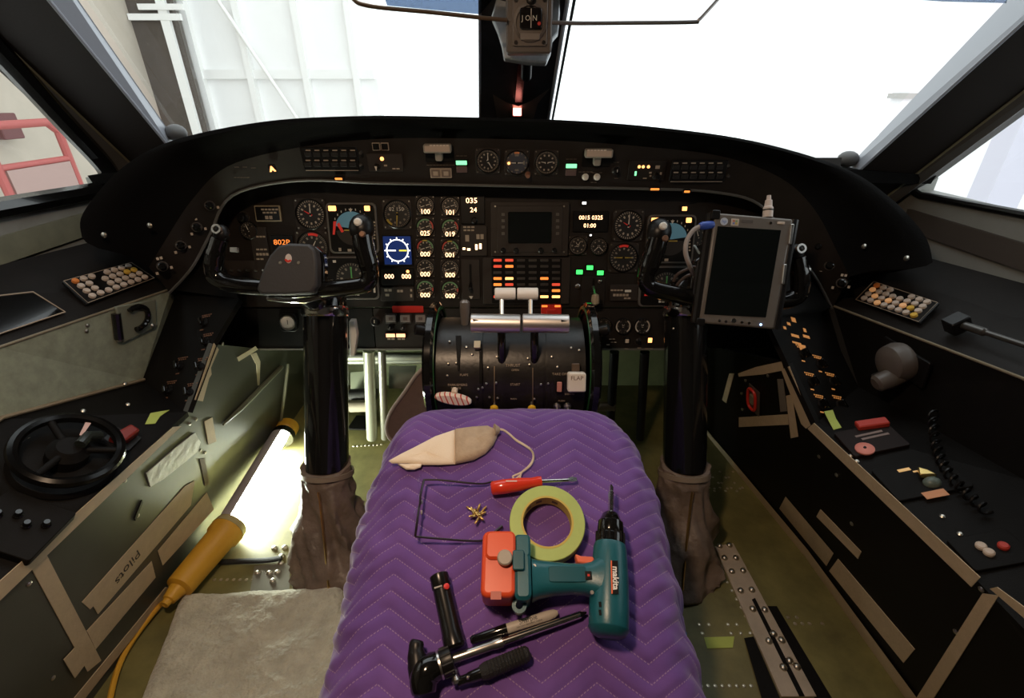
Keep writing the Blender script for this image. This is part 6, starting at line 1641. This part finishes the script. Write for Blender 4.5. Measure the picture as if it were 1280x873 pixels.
part(t, 'top_clamp', MB().rbox((2 * s, 41 * s, -.02), (66 * s, 18 * s, .06), .006, .003), GLOSSB, m=RX)
# cast bracket behind compass, reaching the post
bk = Plane(hy(660, 60, 1.13), (1, 0, 0), (0, .35, .9))
tb = thing('compass_bracket', 'pale cast bracket joining the compass to the centre post', 'bracket', bk.mtx(660, 60))
poly = [(630, 72), (627, 55), (622, 38), (614, 20), (622, -8), (700, -8), (700, 18), (698, 40), (691, 48), (689, 64), (683, 78), (660, 77)]
pp = [lp(tb, bk, *q) for q in poly]
part(tb, 'plate', MB().prism([(p.x, p.y) for p in pp], -.02, 0), mat('bracket_pale', (.42, .44, .46), .35, .5, var=.2, vscale=40), bevel=.003)
a = lp(tb, bk, 660, 30); part(tb, 'standoff', MB().cyl((a.x, a.y, 0), (a.x, a.y + .01, .055), .02), SATINB)
part(tb, 'post_stay', MB().cyl((a.x, a.y - .03, -.02), (a.x, a.y - .05, -.12), .012), SATINB)
rl = thing('warning_light', 'square glowing red light at the foot of the centre post', 'light', MX.Translation(fpx(646.5, 139, .008)))
part(rl, 'housing', MB().rbox((0, 0, 0), (.027, .027, .010), .003, .001), mat('housing_dark_red', (.12, .01, .01), .4), m=RX)
part(rl, 'lens', MB().rbox((0, 0, .006), (.022, .022, .004), .002, .001), mat('lit_red_white', (1, .4, .35), .5, emit=6, ecol=(1, .28, .22)), m=RX)

for nm, wire, pan, lab in (('l', [(634, 25), (600, 22), (540, 15.5), (480, 10), (455, 6), (445, 2), (436, -8)], [(600, 18), (484, 7), (470, -30), (640, -30)], 'captain side'),
                           ('r', [(690, 28), (720, 29), (790, 28.5), (866, 27.5), (873, 25), (882, 16), (900, -4), (910, -16)], None, 'copilot side')):
    o_ = hy(wire[0][0], wire[0][1], 1.02)
    t = thing('sun_visor', 'sun visor on a thin bent rod beside the compass, %s' % lab, 'visor', MX.Translation(o_))
    part(t, 'rod', MB().tube([hy(a_, b__, 1.02) - o_ for a_, b__ in [tuple(q) for q in catmull(wire, 6)]], .0034, 8), mat('rod_bronze', (.32, .22, .15), .3, .9) if nm == 'l' else mat('rod_steel', (.5, .47, .47), .3, .9))
    if pan: part(t, 'smoked_panel', MB().loft([[hy(a_, b__, 1.025 + k) - o_ for a_, b__ in pan] for k in (0, .004)]), SMOKE, 'smoked translucent panel')
    else: part(t, 'panel', MB().loft([[hy(a_, b__, .98 + k) - o_ for a_, b__ in ((1180, 2), (1258, 4), (1270, -40), (905, -40), (912, -16))] for k in (0, .004)]), SMOKE, 'smoked translucent panel')

# ================================================================== FLOOR THINGS
# work lamp
a, b_ = hz(222, 737, .05), hz(287, 660, .05); e = hz(352, 548, .055)
t = thing('work_lamp', 'yellow-handled fluorescent work lamp glowing on the captain footwell floor', 'lamp', MX.Translation((a.x, a.y, 0)))
o_ = V((a.x, a.y, 0))
YEL = mat('lamp_yellow', (.62, .34, .03), .45, bump=.2, bscale=80)
part(t, 'handle', MB().rod(a - o_, b_ - o_, [(0, .020), (.03, .030), (.06, .031), (.8, .036), (.84, .041), (.97, .042), (1, .038)], 28), YEL, 'thick yellow handle')
part(t, 'strain_relief', MB().rod(a - o_ + (a - b_) * .22, a - o_ + (b_ - a) * .02, [(0, .009), (.25, .010), (.3, .014), (1, .021)], 16), YEL)
part(t, 'end_ring', MB().rod(ext(a, b_, .95) - o_, ext(a, b_, 1.05) - o_, [(0, .043), (1, .040)], 28), mat('ring_clear', (.45, .38, .2), .25))
dL = (e - b_)
part(t, 'tube', MB().rod(ext(b_, e, .02) - o_, e - o_, [(0, .016), (1, .016)], 20), mat('fluorescent_tube', (1, 1, 1), .5, emit=150., ecol=(.93, 1.0, .84)), 'glowing white fluorescent tube')
# clear guard with a white back shield toward the wall
sh = []
for k in range(9):
    q = PI * (.44 + .78 * k / 8)
    sh.append((math.cos(q) * .036, math.sin(q) * .036))
ux = V((1, 0, 0)); uz = V((0, 0, 1))
part(t, 'back_shield', MB().loft([[p - o_ + ux * x + uz * z for x, z in sh] + [p - o_ + ux * x * .94 + uz * z * .94 for x, z in reversed(sh)] for p in (ext(b_, e, 0), ext(b_, e, .5), e)]), mat('shield_lilac', (.45, .42, .46), .4))
part(t, 'end_plug', MB().rod(e - o_, ext(b_, e, 1.08) - o_, [(0, .036), (.8, .036), (1, .028)], 20), GLOSSB)
part(t, 'end_cap', MB().rod(ext(b_, e, 1.08) - o_, ext(b_, e, 1.2) - o_, [(0, .030), (.1, .034), (.8, .034), (1, .024)], 20), YEL)
cp = [a + (a - b_) * .2, hz(200, 757, .02), hz(170, 795, .012), hz(150, 830, .01), hz(138, 873, .01), hz(130, 930, .01)]
part(t, 'power_cord', MB().tube([p - o_ for p in smooth3(cp, 6)], .0055, 8), YEL)
# fleece pad
fz = .035
fp = [hz(224, 737, fz), hz(431, 727, fz), hz(470, 950, fz), hz(120, 1000, fz)]
fc = sum(fp, V()) / 4
verts2, NF = [], 60
for i in range(NF + 1):
    for k in range(NF + 1):
        f, g_ = k / NF, i / NF
        p = (fp[0] * (1 - f) + fp[1] * f) * (1 - g_) + (fp[3] * (1 - f) + fp[2] * f) * g_
        edge = min(f, 1 - f, g_, 1 - g_); h = fz * min(1, (edge * 14 + .15)) ** .5
        p.z = max(.002, h + .006 * noise.noise(V((p.x * 14, p.y * 14, .3))) + .003 * noise.noise(V((p.x * 45, p.y * 45, 2))) + .0015 * noise.noise(V((p.x * 120, p.y * 120, 5))))
        verts2.append(p - V((fc.x, fc.y, 0)))
mbf = MB().add(verts2, [(i * (NF + 1) + k, i * (NF + 1) + k + 1, (i + 1) * (NF + 1) + k + 1, (i + 1) * (NF + 1) + k) for i in range(NF) for k in range(NF)])
bl = [p.copy() for p in verts2]
solo('fleece_pad', mbf, mat('fleece_grey', (.52, .51, .41), .95, bump=1.0, bscale=110, bdist=.008, var=.2, vscale=26, sheen=.4), 'grey woolly fleece pad lying on the captain side floor', 'pad', MX.Translation((fc.x, fc.y, 0)), smooth=2.0)
# floor bolts, rivets, dark strap
bm_ = MB().lathe([(.0075, 0), (.0075, .002), (.0058, .005), (.003, .0065)], 14).mesh('bolt_head'); bm_.materials.append(BOLT)
for px, py in ((322, 717), (337, 717), (347, 716), (341, 727), (351, 705), (343, 686), (356, 685), (352, 696)):
    link('bolt', bm_, floor, MX.Translation(hz(px, py, 0)))
part(floor, 'plate', MB().loft([[hz(*q, z) for q in ((318, 708), (362, 704), (362, 742), (312, 742))] for z in (0., .002)]), mat('floor_plate_grey', (.22, .21, .17), .4, .4))
solo('rubber_strap', MB().tube(smooth3([hz(272, 703, .006), hz(300, 702, .006), hz(330, 701, .006), hz(352, 698, .008)], 5), .008, 8, flat=.6), RUBBER, 'short black rubber strap on the captain side floor', 'strap')
rvm = MB().sphere((0, 0, 0), .0042, 8, 4, (1, 1, .5)).mesh('rivet_head'); rvm.materials.append(mat('rivet_bright', (.72, .66, .52), .3, .8))
rp = []
for i in range(14): rp.append((909 + i * 5.3 + (i * .5), 728 + i * 10.6 + i * .1))
for px in (874, 886, 910, 921): rp.append((px, 781))
for px in (878, 914, 926, 938): rp.append((px, 792))
for px in (985, 996, 994, 1003, 1012, 1028): rp.append((px, 772 if px in (985, 996) else 780))
for i in range(9): rp.append((872 + i * 7, 610 + (i % 2) * 4))
for i in range(12): rp.append((884 + i * 3.0 + (i % 3) * 4, 590 + (i % 4) * 7))
for i in range(8): rp.append((876 + 9 * i, 858))
for i in range(8): rp.append((442 + 5 * i, 558 - i * .3))
for i in range(7): rp.append((268 + 8 * i, 725))
for px, py in rp: link('rivet', rvm, floor, MX.Translation(hz(px, py, 0)))
solo('floor_tape', MB().loft([[hz(*q, z) for q in ((880, 797), (918, 796), (916, 810), (884, 811))] for z in (.0005, .0018)]), GTAPE, 'short bright green tape strip on the copilot side floor', 'tape')
# seat rail plate
t = thing('seat_rail', 'riveted aluminium seat rail plate on the copilot side floor', 'rail', MX.Translation(hz(940, 760, 0)))
o_ = hz(940, 760, 0)
RAILM = mat('rail_dull_alu', (.46, .39, .31), .5, .1, var=.15, vscale=20)
def rq(px, py, z): return hz(px, py, 0) - o_ + V((0, 0, z))
part(t, 'plate', MB().loft([[rq(*q, z) for q in ((893, 685), (916, 681), (1020, 873), (976, 873))] for z in (0., .006)]), RAILM, bevel=.001)
part(t, 'groove', MB().loft([[rq(*q, z) for q in ((939, 752), (943, 750), (1005, 873), (998, 873))] for z in (.0055, .0066)]), BLACK)
for px, py in ((899, 685), (911, 684), (905, 700), (919, 700), (914, 717), (928, 716), (925, 741), (939, 740), (940, 764), (955, 765), (960, 804), (976, 803), (978, 837), (995, 836), (966, 795), (986, 829)):
    link('rail_bolt', bm_, t, MX.Translation(rq(px, py, .006)))
for poly, lab in ((((959, 758), (971, 758), (1040, 873), (1018, 873)), 'dark channel slot beside the seat rail, wall side'), (((930, 798), (942, 796), (975, 873), (952, 873)), 'dark channel slot beside the seat rail, pedestal side')):
    solo('floor_channel', MB().loft([[hz(*q, z) for q in poly] for z in (.0005, .004)]), BLACK, lab, 'channel')
# trim along right floor/wall seam and a metal clip by the boot
solo('floor_scrap', MB().loft([[hz(*q, z) for q in ((895, 712), (902, 706), (906, 718), (897, 722))] for z in (.0005, .004)]), mat('scrap_alu', (.55, .48, .38), .4, .6), 'small metal scrap beside the seat rail', 'scrap')

# ================================================================== CABIN DOME LIGHT (lights the blanket warmly from above)
t = thing('dome_light', 'round warm dome light on the cabin ceiling', 'lamp', MX.Translation((-.22, .20, 1.44)))
part(t, 'base', MB().lathe([(.07, -.006), (.075, 0)], 28), WHITE)
part(t, 'lens', MB().sphere((0, 0, -.006), .055, 20, 8, (1, 1, .5), -1, 0), mat('dome_glow', (1, .8, .6), .5, emit=8., ecol=(1, .72, .48)))
ld = bpy.data.lights.new('dome_bulb', 'AREA'); ld.shape = 'DISK'; ld.size = .11; ld.energy = 6.5; ld.color = (1, .70, .46); ld.spread = PI
lo = bpy.data.objects.new('dome_bulb', ld); COL.objects.link(lo); lo.parent = t; lo.location = (0, 0, -.040)
